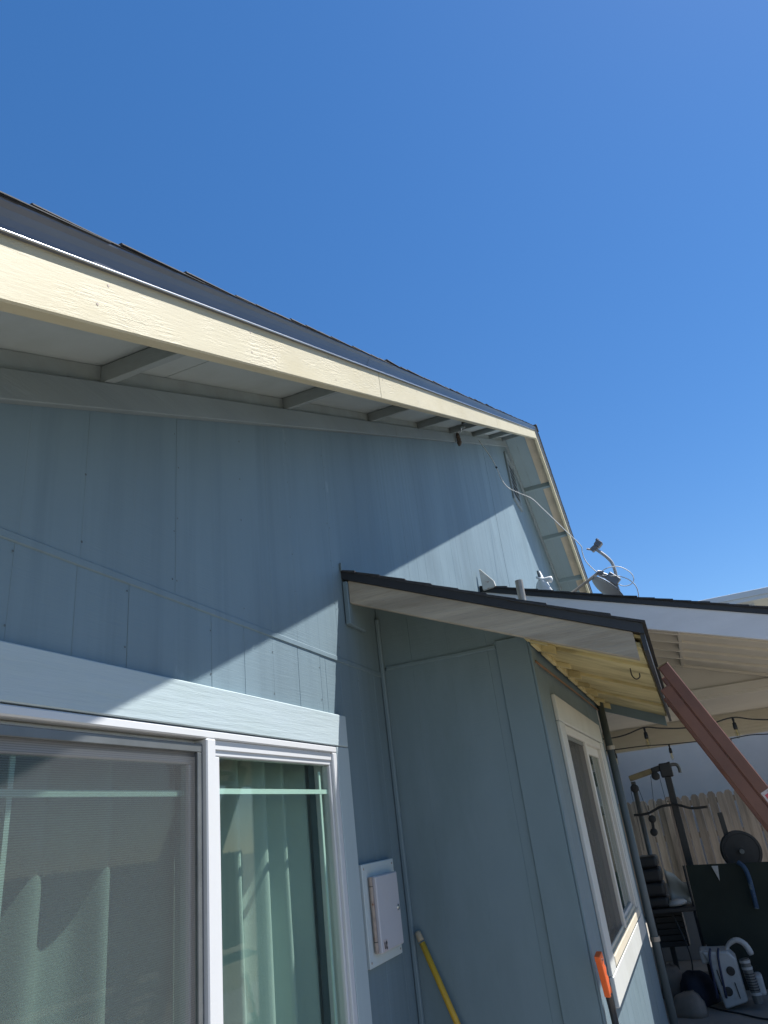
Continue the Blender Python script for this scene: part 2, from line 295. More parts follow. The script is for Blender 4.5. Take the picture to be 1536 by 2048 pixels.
def panel(x0, x1, z0, ztop, parent, gx=None, ny=0., m='siding', axis='x', pitch=.2032, name='siding_panel', gd=.0012):
    """grooved plywood siding sheet; ztop is a number or a function of x. axis 'y' = sheet on a wall facing -X"""
    zt = ztop if callable(ztop) else (lambda x: ztop)
    ph = gx if gx is not None else x0
    prof = [(x0+.0006, .0015), (x0+.0016, 0)]
    k = math.ceil((x0+.02-ph)/pitch); g = ph+k*pitch
    while g < x1-.02:
        w = random.uniform(.0006, .0014); gs = random.choice((.35, .7, 1, 1.2))
        prof += [(g-w-.0008, 0), (g-w, gd*gs), (g+w, gd*gs), (g+w+.0008, 0)]; g += pitch
    prof += [(x1-.0016, 0), (x1-.0006, .0015)]
    if x0 < XP < x1 and callable(ztop): prof.append((XP, 0)); prof.sort()
    y = ny+random.uniform(-.0012, .0012); mb = MB(); n = len(prof); v = []; f = []
    for x, d in prof: v += [(x, y+d, z0), (x, y+d, zt(x))]
    for x in (x1-.0006, x0+.0006): v += [(x, ny+.0145, z0), (x, ny+.0145, zt(x))]
    t = n+2
    f = [(2*i, 2*((i+1) % t), 2*((i+1) % t)+1, 2*i+1) for i in range(t)]
    f += [tuple(2*i for i in reversed(range(t))), tuple(2*i+1 for i in range(t))]
    if axis == 'y':                               # map (x,y,z)->(face plane): x -> -y coordinate, y -> +x
        v = [(3.514+q[1], -q[0], q[2]) for q in v]
    return mb.add(v, f).obj(name, m, parent)

BZ = 2.453                                        # flashing belt
j = 1.781-2*1.2192
while j < XR:
    a, b = max(j, XL), min(j+1.2192, XR)
    if b-a > .05: panel(a, b, BZ+.012, lambda x: zl(x)-.03, wall, gx=j, gd=.0006)
    j += 1.2192
for a, b, z0, z1 in [(.25, .352, GZ+.1, BZ-.012), (.352, 1.0, GZ+.1, BZ-.012), (1.0, 1.571, WZ1, BZ-.012), (1.571, 2.79, WZ1, BZ-.012), (2.79, WX1, WZ1, BZ-.012),
                     (1.0, 1.571, GZ+.1, WZ0), (1.571, WX1, GZ+.1, WZ0)]:
    panel(a, b, z0, z1, wall, gx=1.571)
panel(WX1, 3.514, GZ+.1, BZ-.012, wall, gx=1.571-.0)
for k in range(7):
    a = 6.3+k*1.2192
    if a < XR: panel(a, min(a+1.2192, XR), GZ+.1, BZ-.012, wall, gx=a)
fl = MB().box(XL, 3.514, -.0045, .012, BZ-.012, BZ+.0125); fl.obj('belt_flashing', 'siding', house, bevel=.003)
MB().box(6.29, XR, -.0045, .012, BZ-.012, BZ+.0125).obj('belt_flashing', 'siding', house, bevel=.003)

# frieze boards and blocking under the rake
for side in (0, 1):
    segs = [(XL, 4.25), (4.253, XP)] if side == 0 else [(XP, XR)]
    for a, b in segs: MB().sx(a, b, -.034, -.002, zl, -.098, -.002).obj('frieze_board', 'frieze', house, bevel=.003)
    MB().sx(XL if not side else XP, XP if not side else XR, -.012, .0, zl, -.002, .0645).obj('rake_blocking', 'lookout', house)
# lookouts
LX = [.237]+[1.415+1.1797*k for k in range(7)]+[9.66]
for x in LX: MB().sx(x-.02, x+.022, -.46, -.012, zl, .0, .0645).obj('lookout', 'lookout', house, bevel=.002)
RX = [9.87+.28+1.18*k for k in range(4)]+[13.9]
for x in [10.9, 11.98, 13.05, 14.1]: MB().sx(x-.02, x+.022, -.46, -.012, zl, .0, .0645).obj('lookout', 'soffit_blue', house, bevel=.002)
# soffit sheets (left) with joints, boards (right) with the outer one bare
for a, b in [(XL-.3, 1.7), (1.705, 4.1), (4.105, 6.5), (6.505, 8.9), (8.905, XP-.002)]:
    for y0, y1 in ((-.46, -.232), (-.228, -.001)):
        MB().sx(a, b, y0, y1, zl, .065+random.uniform(0, .002), .074).obj('soffit_sheet', 'soffit', house)
xb = [XP, 10.88, 11.96, 13.03, 14.08, XR]
for i in range(5):
    a, b = xb[i]+.003, xb[i+1]-.003
    for y0, y1, mm in ((-.16, -.002, 'soffit_blue'), (-.318, -.163, 'soffit_blue'), (-.46, -.321, 'raw')):
        a2 = a+(.07 if mm == 'raw' and i else 0)
        MB().sx(a2, b, y0, y1, zl, .065, .074).obj('soffit_board', mm, house)
        if a2 > a: MB().sx(a, a2-.002, y0, y1, zl, .065, .074).obj('soffit_board', 'soffit_blue', house)
# rake fascia
for a, b in [(-.28, 2.62), (2.622, 6.1), (6.102, XP)]: MB().sx(a, b, -.5, -.461, zl, -.105, .0745).obj('fascia', 'cream', house, bevel=.004)
for a, b in [(XP, 12.2), (12.202, XR+.3)]: MB().sx(a, b, -.5, -.461, zl, -.105, .0745).obj('fascia', 'cream', house, bevel=.004)
# roof decks with shingle courses
roofL = MB().sx(-.3, XP, -.5, 9.4, zl, .075, .087).obj('roof', 'deck', house)
roofR = MB().sx(XP, XR+.35, -.5, 9.4, zl, .075, .087).obj('roof', 'deck', house)
def drip_x(x0, x1, parent):
    prof = [(-.5012, .038), (-.5075, .038), (-.5095, .043), (-.511, .052), (-.516, .066), (-.523, .080), (-.531, .089), (-.532, .093), (-.44, .093), (-.44, .0885), (-.4985, .0885), (-.5005, .05)]
    n = len(prof); v = [(x, y, zl(x)+z) for x in (x0, x1) for y, z in prof]
    return MB().add(v, [(i, (i+1) % n, n+(i+1) % n, n+i) for i in range(n)]+[tuple(reversed(range(n))), tuple(range(n, 2*n))]).obj('drip_edge', 'drip', parent)
def lip_x(x0, x1, parent):
    n = 24; MB().tube([(x0+(x1-x0)*i/n, -.5105, zl(x0+(x1-x0)*i/n)+.0405+random.uniform(-.0006, .0006)) for i in range(n+1)], .0026, 8).obj('drip_lip', 'lip', parent, smooth=True)
lip_x(-.3, XP-.01, roofL); lip_x(XP+.01, XR+.3, roofR)
for a, b in [(-.3, 2.45), (2.44, 5.25), (5.24, XP)]: drip_x(a, b, roofL)
drip_x(XP, XR+.35, roofR)
dx = .112
k = 0; x = -.33
while x < XP-.02:
    lift = random.choice([.003, .005, .006, .008, .010]) + (.006 if k in (9, 27, 41, 52) else 0)
    x1 = min(x+.30, XP)
    y0 = -.533-random.uniform(0, .005); t = .094
    MB().hexa([(x, y0, zl(x)+t+lift), (x1, y0, zl(x1)+t-.002), (x1, 1.2, zl(x1)+t-.002), (x, 1.2, zl(x)+t+lift),
               (x, y0+.004, zl(x)+t+lift+.007), (x1, y0+.004, zl(x1)+t+.003), (x1, 1.2, zl(x1)+t+.003), (x, 1.2, zl(x)+t+lift+.007)]).obj('shingle', 'shingle', roofL)
    x += dx*random.uniform(.96, 1.04); k += 1
x = XR+.38
while x > XP+.02:
    lift = random.uniform(.003, .012); x1 = max(x-.30, XP); y0 = -.534-random.uniform(0, .008); t = .094
    MB().hexa([(x1, y0, zl(x1)+t-.002), (x, y0, zl(x)+t+lift), (x, 1.2, zl(x)+t+lift), (x1, 1.2, zl(x1)+t-.002),
               (x1, y0, zl(x1)+t+.004), (x, y0, zl(x)+t+lift+.010), (x, 1.2, zl(x)+t+lift+.010), (x1, 1.2, zl(x1)+t+.004)]).obj('shingle', 'shingle', roofR)
    x -= dx
MB().sx(-.3, XP-.12, 1.2, 9.4, zl, .0875, .108).obj('shingle_field', 'shingle', roofL)
MB().sx(XP+.12, XR+.35, 1.2, 9.4, zl, .0875, .108).obj('shingle_field', 'shingle', roofR)
rid = MB()
zt = zl(XP)+.108
rid.prism([(XP-.12, -.55, zt-.035), (XP, -.55, zt+.03), (XP+.12, -.55, zt-.035), (XP+.12, -.55, zt-.05), (XP, -.55, zt+.008), (XP-.12, -.55, zt-.05)], (0, 9.9, 0))
rid.obj('ridge_cap', 'shingle', roofL)

# nail heads on the siding and the fascia (too small and many to count)
nh = MB(); nf = MB()
def nail(mb, x, y, z, r): mb.add([(x+r*math.cos(a*math.pi/3), y, z+r*math.sin(a*math.pi/3)) for a in range(6)], [(5, 4, 3, 2, 1, 0)])
x = 1.781-1.2192
while x < 9.5:
    for off in (-.012, .012, .406, .813):
        z = BZ+.06
        while z < zl(max(x+off, XL))-.14:
            if random.random() < .8: nail(nh, x+off+random.uniform(-.004, .004), -.0016, z, random.uniform(.0028, .0042))
            z += .2+random.uniform(-.03, .03)
    for off in (-.22, .19, .6):
        for z in (2.24, 2.40):
            if 1.0 < x+off < 3.4: nail(nh, x+off, -.0016, z+random.uniform(-.02, .02), .0035)
    x += 1.2192
x = .3
while x < XP:
    for o_ in (-.06, .01): nail(nf, x+random.uniform(-.03, .03), -.5006, zl(x)+o_, .0036)
    x += .59
nh.obj('nail_heads', 'nailpaint', house)['kind'] = 'stuff'; nf.obj('nail_heads', 'rust', house)['kind'] = 'stuff'
# gable vent
vent = MB()
vx0, vx1, vz0, vz1 = 9.58, 10.17, 5.93, 6.72
for b in [(vx0, vx0+.06, vz0, vz1), (vx1-.06, vx1, vz0, vz1)]: vent.box(b[0], b[1], -.03, -.001, b[2], b[3])
vent.box(vx0+.06, vx1-.06, -.029, -.001, vz0, vz0+.07); vent.box(vx0+.06, vx1-.06, -.029, -.001, vz1-.07, vz1)
vent = vent.obj('gable_vent', 'frieze', house, bevel=.003)
MB().box(vx0+.061, vx1-.061, -.003, .0, vz0+.071, vz1-.071).obj('vent_screen', 'black', vent)
for i in range(7):
    z = vz0+.10+i*.09
    MB().hexa([(vx0+.062, -.026, z-.012), (vx1-.062, -.026, z-.012), (vx1-.062, -.006, z+.01), (vx0+.062, -.006, z+.01), (vx0+.062, -.026, z+.012), (vx1-.062, -.026, z+.012), (vx1-.062, -.006, z+.034), (vx0+.062, -.006, z+.034)]).obj('louvre', 'frieze', vent)

# main window ---------------------------------------------------
win = MB()
fx0, fx1 = WX0+.002, WX1-.002
win.box(fx0, fx1, -.022, .075, 2.026, WZ1-.002); win.box(fx0, fx1, -.022, .075, WZ0+.002, WZ0+.04)
win.box(fx0, fx0+.04, -.0215, .0745, WZ0+.04, 2.026); win.box(fx1-.038, fx1, -.0215, .0745, WZ0+.04, 2.026)
win = win.obj('window', 'vinyl', house, bevel=.004)
MB().box(1.912, 1.960, -.025, .07, WZ0+.041, 2.0255).obj('mullion', 'vinyl', win, bevel=.004)
s = MB(); s.box(1.961, 2.8015, -.008, .03, 1.977, 2.0255); s.box(1.961, 2.8015, -.008, .03, WZ0+.041, WZ0+.10)
s.box(1.961, 2.004, -.0075, .0295, WZ0+.10, 1.977); s.box(2.789, 2.8015, -.0075, .0295, WZ0+.10, 1.977); s.obj('sash', 'vinyl', win, bevel=.003)
MB().box(1.9615, 2.801, -.013, -.008, 1.996, 2.0255).obj('sash_stop', 'vinyl', win, bevel=.0015)
s = MB(); s.box(1.043, 1.911, .018, .055, 1.955, 2.0255); s.box(1.043, 1.911, .018, .055, WZ0+.041, WZ0+.11)
s.box(1.043, 1.085, .0185, .0545, WZ0+.11, 1.955); s.box(1.885, 1.911, .0185, .0545, WZ0+.11, 1.955); s.obj('sash', 'vinyl', win, bevel=.004)
MB().box(2.000, 2.793, .004, .008, WZ0+.09, 1.982).obj('pane', 'glass', win)
MB().box(1.08, 1.89, .032, .036, WZ0+.10, 1.96).obj('pane', 'glass_left', win)
def bars(y, x0, x1, xv, z, z1, tw=.0165):
    MB().box(x0, x1, y, y+.006, z-tw/2, z+tw/2).obj('grille_bar', 'grille', win)
    MB().box(xv-.007, xv+.007, y+.0008, y+.0052, WZ0+.1, z1).obj('grille_bar', 'grille', win)
bars(.0095, 2.005, 2.788, 2.727, 1.876, 1.952); bars(.0375, 1.086, 1.884, 1.257, 1.873, 1.954)
s = MB(); SX0, SX1 = 1.043, 1.911
s.box(SX0, SX1, -.010, .004, 1.985, 2.010); s.box(SX0, SX1, -.010, .004, WZ0+.045, WZ0+.075); s.box(SX0, SX0+.03, -.0098, .0038, WZ0+.075, 1.985); s.box(SX1-.026, SX1, -.0098, .0038, WZ0+.075, 1.985)
s.obj('screen_frame', 'greysteel', win, bevel=.002)
MB().add([(SX0+.03, -.003, WZ0+.075), (SX1-.026, -.003, WZ0+.075), (SX1-.026, -.003, 1.985), (SX0+.03, -.003, 1.985)], [(0, 1, 2, 3)]).obj('screen_mesh', 'screen', win)
MB().box(.84, 2.957, -.024, -.001, 2.055, 2.188).obj('header_trim', 'trim', win, bevel=.003)
MB().box(2.844, 2.962, -.022, -.001, WZ0-.16, 2.0525).obj('side_trim', 'trim_v', win, bevel=.003)
MB().box(.838, .997, -.022, -.001, WZ0-.16, 2.0525).obj('side_trim', 'trim_v', win, bevel=.003)
MB().box(.9975, 2.8435, -.024, -.001, WZ0-.14, WZ0).obj('apron_trim', 'trim', win, bevel=.003)
# the room behind
rm = MB(); rm.box(.36, 6.2, 4.0, 4.05, GZ, 2.42); rm.box(.36, 6.2, .13, 4.0, 2.40, 2.44); rm.box(.36, 6.2, .13, 4.0, GZ, GZ+.03); rm.box(.36, .40, .13, 4.0, GZ, 2.42); rm.box(6.16, 6.2, .13, 4.0, GZ, 2.42)
rm.obj('interior_wall', 'room', house)

# ---------------------------------------------------------------- bay (bump-out)
BX0, BX1, BY = 3.514, 6.27, -.79
def zb(y): return 2.765+.415*y                    # rafter underside
bay = MB()
bay.box(BX0+.016, BX0+.1, BY+.016, -.001, GZ, 2.45); bay.sy(BX0+.016, BX0+.1, BY+.016, -.001, zb, -.0, .10)
bay.hexa([(BX0+.016, BY+.016, 2.40), (BX0+.1, BY+.016, 2.40), (BX0+.1, -.001, 2.40), (BX0+.016, -.001, 2.40), (BX0+.016, BY+.016, zb(BY)), (BX0+.1, BY+.016, zb(BY)), (BX0+.1, -.001, zb(0)), (BX0+.016, -.001, zb(0))])
VX0, VX1, VZ0, VZ1 = 4.095, 5.78, .985, 2.13
bay.box(BX0+.1, VX0, BY+.016, BY+.1, GZ, zb(BY)+.09); bay.box(VX1, BX1, BY+.016, BY+.1, GZ, zb(BY)+.09)
bay.box(VX0, VX1, BY+.016, BY+.1, VZ1, zb(BY)+.09); bay.box(VX0, VX1, BY+.016, BY+.1, GZ, VZ0)
bay.box(BX1-.1, BX1, BY+.1, -.001, GZ, 2.43)
bay = bay.obj('bay_wall', 'siding_front', house)
# side face sheets (wall facing -X): coordinate u = -y
panel(.002, .79, GZ+.1, 2.475, bay, gx=.18, m='siding_front', axis='y')
panel(.002, .79, 2.492, lambda u: zb(-u)+.07, bay, gx=.18, m='siding_front', axis='y')
MB().box(BX0-.008, BX0+.01, -.63, -.03, 2.473, 2.493).obj('belt_flashing', 'siding_front', house, bevel=.003)
MB().box(BX0-.010, BX0, -.792, -.632, GZ+.1, zb(-.79)+.075).obj('corner_board', 'siding_front', house, bevel=.003)
MB().box(BX0-.010, BX0+.10, -.804, -.793, GZ+.1, zb(-.79)+.075).obj('corner_board', 'siding_front', house, bevel=.003)
MB().box(BX0-.024, BX0-.0015, -.024, -.0015, GZ+.1, zb(0)-.01).obj('corner_bead', 'siding', house, bevel=.006, seg=2)
for a, b, z0, z1 in [(BX0+.1, VX0, GZ+.1, zb(BY)+.08), (VX0, VX1, VZ1, zb(BY)+.08), (VX0, VX1, GZ+.1, VZ0), (VX1, BX1, GZ+.1, zb(BY)+.08)]:
    panel(a, b, z0, z1, bay, gx=BX0, ny=BY, m='siding_front', pitch=.1016*2)
# bay window
TY = BY-.02
bw = MB(); bw.box(VX0+.002, VX1-.002, TY+.006, BY+.08, VZ1-.05, VZ1-.002); bw.box(VX0+.002, VX0+.045, TY+.0065, BY+.0795, VZ0+.05, VZ1-.05); bw.box(VX1-.03, VX1-.002, TY+.0065, BY+.0795, VZ0+.05, VZ1-.05)
bw = bw.obj('bay_window', 'almond', house, bevel=.004)
MB().box(VX0+.002, VX1-.002, TY-.004, BY+.08, VZ0+.002, VZ0+.05).obj('sill', 'vinyl_sill', bw, bevel=.005)
MB().box(VX0+.046, VX1-.046, TY+.016, TY+.03, VZ0+.0505, VZ0+.07).obj('sill_track', 'vinyl_sill', bw, bevel=.003)
MB().box(4.875, 4.925, TY+.004, BY+.07, VZ0+.0505, VZ1-.0505).obj('meeting_stile', 'almond', bw, bevel=.004)
s = MB(); s.box(VX0+.046, 4.875, TY+.018, TY+.03, VZ1-.075, VZ1-.051); s.box(VX0+.046, VX0+.066, TY+.018, TY+.03, VZ0+.071, VZ1-.075); s.obj('screen_frame', 'greysteel', bw)
MB().add([(VX0+.05, TY+.024, VZ0+.06), (4.875, TY+.024, VZ0+.06), (4.875, TY+.024, VZ1-.06), (VX0+.05, TY+.024, VZ1-.06)], [(0, 1, 2, 3)]).obj('screen_mesh', 'screen_dark', bw)
MB().box(VX0+.046, 4.876, TY+.05, TY+.054, VZ0+.05, VZ1-.05).obj('pane', 'glass_bay', bw)
s = MB(); s.box(4.926, VX1-.031, TY+.03, TY+.06, VZ1-.11, VZ1-.051); s.box(4.926, VX1-.031, TY+.03, TY+.06, VZ0+.051, VZ0+.09); s.box(VX1-.05, VX1-.031, TY+.0305, TY+.0595, VZ0+.09, VZ1-.11); s.obj('sash', 'almond', bw, bevel=.003)
MB().box(4.926, VX1-.04, TY+.043, TY+.047, VZ0+.06, VZ1-.06).obj('pane', 'glass_bay', bw)
MB().box(3.925, 5.955, TY-.002, BY-.0015, VZ1+.002, 2.268).obj('header_trim', 'bay_trim', bw, bevel=.003)
MB().box(3.925, VX0-.001, TY, BY-.0015, .98, VZ1).obj('side_trim', 'bay_trim', bw, bevel=.003)
MB().box(VX1+.001, 5.955, TY, BY-.0015, .98, VZ1).obj('side_trim', 'bay_trim', bw, bevel=.003)
MB().box(3.925, 5.955, TY-.002, BY-.0015, .858, .978).obj('apron_trim', 'bay_trim', bw, bevel=.003)
# bay roof
bd = MB().sy(3.1525, 6.409, -1.325, -.002, zb, .102, .116).obj('bay_roof', 'yel', house)
MB().sy(3.113, 3.151, -1.30, -.03, zb, .0, .1185).obj('barge_board', 'wood', house, bevel=.003)
MB().sy(6.41, 6.448, -1.30, -.002, zb, .0, .1165).obj('barge_board', 'siding_front', house, bevel=.003)
ex = [3.152, 3.45, 3.72, 4.19, 4.62, 5.05, 5.50, 5.95, 6.409]
for k, (a, b) in enumerate(zip(ex, ex[1:])):
    dz = .058+.020*(k % 2)
    MB().sy(a+.001, b-.001, -1.318, -.813, zb, dz, dz+.026).obj('eave_board', 'yel', bd, bevel=.003)
    MB().box(a+.02, b-.06, -.832, -.8135, zb(-.82)+.025, zb(-.82)+.054+.020*(k % 2)).obj('eave_block', 'yel', house, bevel=.002)
    MB().sy(b-.045, b-.005, -.90, -.8135, zb, .03, dz-.001).obj('rafter_end', 'yel', house, bevel=.002)
MB().sy(3.105, 3.1205, -1.345, -.0, zb, .1190, .163).obj('drip_edge', 'darkdrip', bd)
MB().box(3.1205, 6.458, -1.3435, -1.326, zb(-1.34)+.050, zb(-1.34)+.163).obj('drip_edge', 'darkdrip', bd)
y = -1.36
while y < -.02:
    lift = random.uniform(.003, .011); y1 = min(y+.3, -.004); x0 = 3.092+random.uniform(0, .010); t = .160
    MB().hexa([(x0, y, zb(y)+t+lift), (6.47, y, zb(y)+t+lift), (6.47, y1, zb(y1)+t), (x0, y1, zb(y1)+t), (x0, y, zb(y)+t+lift+.011), (6.47, y, zb(y)+t+lift+.011), (6.47, y1, zb(y1)+t+.005), (x0, y1, zb(y1)+t+.005)]).obj('shingle', 'shingle', bd)
    y += .128
MB().sy(3.1213, 6.457, -1.325, -.003, zb, .1188, .1585).obj('underlay', 'darkdrip', bd)
MB().box(3.09, 6.47, -.012, -.0035, zb(0)+.158, zb(0)+.20).obj('step_flashing', 'siding', house)
MB().box(3.10, 3.135, -.0295, -.0045, zb(0)-.12, zb(0)+.10).obj('ledger_end', 'siding', house, bevel=.003)
MB().box(3.135, 3.30, -.0265, -.0045, zb(0)-.12, zb(0)+.02).obj('ledger_board', 'siding', house, bevel=.003)
# bay interior lining
li = MB(); li.box(BX0+.12, BX1-.12, -.1, -.08, GZ, 2.4); li.obj('interior_wall', 'room', house)

# ================================================================ patio roof
PX0, PXR, PX1 = 6.28, 8.30, 10.6
def zp(y): return 3.42+.312*y
patio = thing('patio_roof', 'pale fascia lean-to patio roof with cream rafters, behind the bay', 'patio roof', (8.4, -3.3, GZ))
MB().sy(PX0, PX0+.038, -3.45, -.002, zp, .0, .215).obj('fascia', 'patio_fascia', patio, bevel=.003)
pdk = MB().sy(PX0+.04, PXR+.04, -3.45, -.002, zp, .165, .19).obj('deck', 'patio_cream', patio)
MB().sy(PX0-.012, PX0+.03, -3.47, -.002, zp, .2155, .262).obj('drip_edge', 'darkdrip', pdk)
MB().sy(PX0+.031, PXR+.05, -3.45, -.002, zp, .1905, .258).obj('underlay', 'darkdrip', pdk)
y = -3.5
while y < -.02:
    lift = random.uniform(.003, .014); y1 = min(y+.3, -.004); x0 = PX0-.022-random.uniform(0, .012); t = .26
    MB().hexa([(x0, y, zp(y)+t+lift), (PXR+.06, y, zp(y)+t+lift), (PXR+.06, y1, zp(y1)+t), (x0, y1, zp(y1)+t), (x0, y, zp(y)+t+lift+.012), (PXR+.06, y, zp(y)+t+lift+.012), (PXR+.06, y1, zp(y1)+t+.005), (x0, y1, zp(y1)+t+.005)]).obj('shingle', 'shingle', pdk)
    y += .135
rx = [6.45, 6.83, 7.27, 7.70, 8.22]
for x in rx: MB().sy(x-.02, x+.02, -3.42, -.01, zp, .004, .164).obj('rafter', 'patio_cream', patio, bevel=.002)
ed = [PX0+.04]+rx+[PXR]
for a, b in zip(ed, ed[1:]):
    MB().sy(a+.021, b-.021, -3.42, -1.60, zp, .030, .045).obj('soffit_board', 'patio_cream', patio)
    MB().sy(a+.021, b-.021, -1.60, -1.575, zp, .012, .16).obj('blocking', 'patio_cream', patio)
v = [(PXR, -.01, 2.69), (PXR, -2.33, 2.69), (PXR, -.01, zp(-.01)+.16)]
MB().prism([(PXR, -.01, 2.58), (PXR, -3.42, 2.58), (PXR, -3.42, max(2.6, zp(-3.42)+.1)), (PXR, -.01, zp(-.01)+.16)], (.05, 0, 0)).obj('end_panel', 'patio_panel', patio)
MB().box(PXR-.025, PXR-.001, -3.42, -.01, 2.605, 2.69).obj('trim_strip', 'patio_panel', patio, bevel=.004)
MB().box(PXR+.051, PX1+.1, -5.0, -.01, 2.60, 2.66).obj('ceiling', 'patio_panel', patio)
MB().box(PXR+.051, PX1+1.5, -5.02, -.005, 2.662, 2.70).obj('flat_roof', 'pale_metal', patio)  # stretched past the header and outward, unseen, to keep the slab shaded
for i in range(7):
    z0 = 2.315+i*.041
    MB().hexa([(PX1-.012, -5.0, z0), (PX1+.01, -5.0, z0), (PX1+.01, -.01, z0), (PX1-.012, -.01, z0), (PX1-.002, -5.0, z0+.0405), (PX1+.01, -5.0, z0+.0405), (PX1+.01, -.01, z0+.0405), (PX1-.002, -.01, z0+.0405)]).obj('lap_board', 'patio_cream', patio)
MB().box(PX1+.0105, PX1+.1, -5.0, -.01, 2.33, 2.599).obj('header_beam', 'patio_cream', patio)
for x, yy in ((6.36, -3.40), (PXR+.1, -4.95), (PX1, -4.95)): MB().box(x-.045, x+.045, yy, yy+.09, GZ, (zp(-3.36)+.004 if x < 8 else (2.599 if x < 9 else 2.314))).obj('post', 'patio_cream', patio, bevel=.004)

# ================================================================ boundary fence
fence = thing('picket_fence', 'weathered dog-ear board fence across the end of the patio', 'fence', (14.0, -2.6, GZ))
def picket_mesh(h):
    mb = MB(); w = .0635
    mb.prism([(0, -w, 0), (0, w, 0), (0, w, h-.045), (0, w-.035, h), (0, -w+.035, h), (0, -w, h-.045)], (.018, 0, 0)); return mb
srcp = None; y = -.08; i = 0
while y > -5.2:
    if srcp is None:
        o = picket_mesh(1.745).obj('picket', 'fence'); srcp = o
    else:
        o = bpy.data.objects.new('picket', srcp.data); col.objects.link(o)
    o.parent = fence
    o.location = (random.uniform(-.004, .004), y+2.6, random.uniform(-.012, .012)); o.rotation_euler = (random.uniform(-.006, .006), 0, 0)
    y -= .1375+random.uniform(-.002, .004); i += 1
for z in (1.52, 1.02, .35): MB().box(14.022, 14.06, -5.2, -.04, z, z+.088).obj('rail', 'fence', fence)
for y in (-.86, -3.3): MB().box(13.86, 13.95, y-.045, y+.045, GZ-.1, 1.66).obj('post', 'fence', fence)

# invented fence behind the camera, added for the glass to mirror
yf = thing('added_yard_fence', 'added weathered board fence behind the camera, mirrored in the glass', 'fence', (4, -8.0, GZ))
for i in range(150):
    o = bpy.data.objects.new('picket', srcp.data); col.objects.link(o); o.parent = yf
    o.location = (-10+i*.1375, 0, random.uniform(-.012, .012)); o.rotation_euler = (0, 0, R(90))
for z in (1.45, .35): MB().box(-6.1, 14.6, -8.06, -8.02, z, z+.088).obj('rail', 'fence', yf)

# ================================================================ neighbour
nb = thing('neighbour_building', 'grey stucco building rising behind the patio fence', 'building', (17.5, 0, GZ))
MB().box(15.5, 20, -3.25, 9, GZ-.1, 4.9).obj('wall', 'stucco', nb)
MB().hexa([(15.2, -6.2, 4.99), (20.3, -6.2, 4.99), (20.3, 9, 4.99), (15.2, 9, 4.99), (15.2, -6.2, 5.14), (20.3, -6.2, 5.14), (20.3, 9, 5.14), (15.2, 9, 5.14)]).obj('roof', 'pale_metal', nb, bevel=.006)
MB().box(15.17, 15.199, -6.2, 9, 5.07, 5.19).obj('fascia', 'pale_metal', nb, bevel=.004)
MB().box(15.5, 20, -3.4, 9, 4.9, 4.988).obj('top_plate', 'pale_metal', nb)
for y in (-6.0,): MB().box(15.3, 15.42, y-.06, y+.06, GZ-.1, 4.989).obj('post', 'pale_metal', nb)

# ================================================================ invented tree behind the camera, put in for the window reflection
tree = thing('added_citrus_tree', 'added leafy citrus tree behind the camera, mirrored in the window', 'tree', (3.6, -6.4, GZ))
MB().tube(smooth_path([(3.6, -6.4, GZ-.1), (3.63, -6.38, .6), (3.58, -6.42, 1.3), (3.62, -6.4, 2.2)], 4), [.09-.004*i for i in range(13)], 8).obj('trunk', 'bark', tree, smooth=True)
lv = MB()
for i in range(2600):
    d = Vector((random.gauss(0, 1), random.gauss(0, 1), random.gauss(0, 1))).normalized()*random.uniform(.35, 1)**.5
    c = Vector((3.6, -6.4, 2.15))+Vector((d.x*1.15, d.y*1.1, d.z*1.05))*(1+.2*math.sin(5*d.x+3*d.z))
    a = Vector((random.uniform(-1, 1), random.uniform(-1, 1), random.uniform(-1, 1))).normalized(); b = a.orthogonal().normalized()
    lv.add([c-a*.06, c+b*.025, c+a*.06, c-b*.025], [(0, 1, 2, 3)])
lv.obj('crown', 'leaf', tree)

# ================================================================ curtains
def curtain(name, x0, x1, ybase, lam, amp, label, phase=0., gather=1.0):
    mb = MB(); n = int((x1-x0)/.008); rows = [.42, .9, 1.4, 1.8, 2.12]; v = []; f = []
    for r, z in enumerate(rows):
        for i in range(n+1):
            x = x0+(x1-x0)*i/n; s = 2*math.pi*(x-x0)/lam+phase+.35*math.sin(2.1*x+z*.6)
            yy = ybase+amp*(math.sin(s)+.22*math.sin(2*s+.9))*(1-.18*(z-.4)/1.7)
            v.append((x+.012*math.sin(s*.5+z), yy, z))
    for r in range(len(rows)-1):
        for i in range(n): f.append((r*(n+1)+i, r*(n+1)+i+1, (r+1)*(n+1)+i+1, (r+1)*(n+1)+i))
    o = mb.add(v, f).obj(name, 'curtain', smooth=True)
    sm = o.modifiers.new('solid', 'SOLIDIFY'); sm.thickness = .002
    return tag(o, label, 'curtain')
curtain('curtain', .98, 1.95, .15, .25, .040, 'pale teal curtain in wide folds behind the screened sliding window sash', .6)
curtain('curtain', 2.21, 2.97, .16, .165, .042, 'teal green curtain bunched in tight folds behind the plain glass sash', 1.2)
curtain('curtain', 1.95, 2.10, .19, .16, .03, 'narrow teal curtain edge beside the window mullion, behind the plain glass', .2)

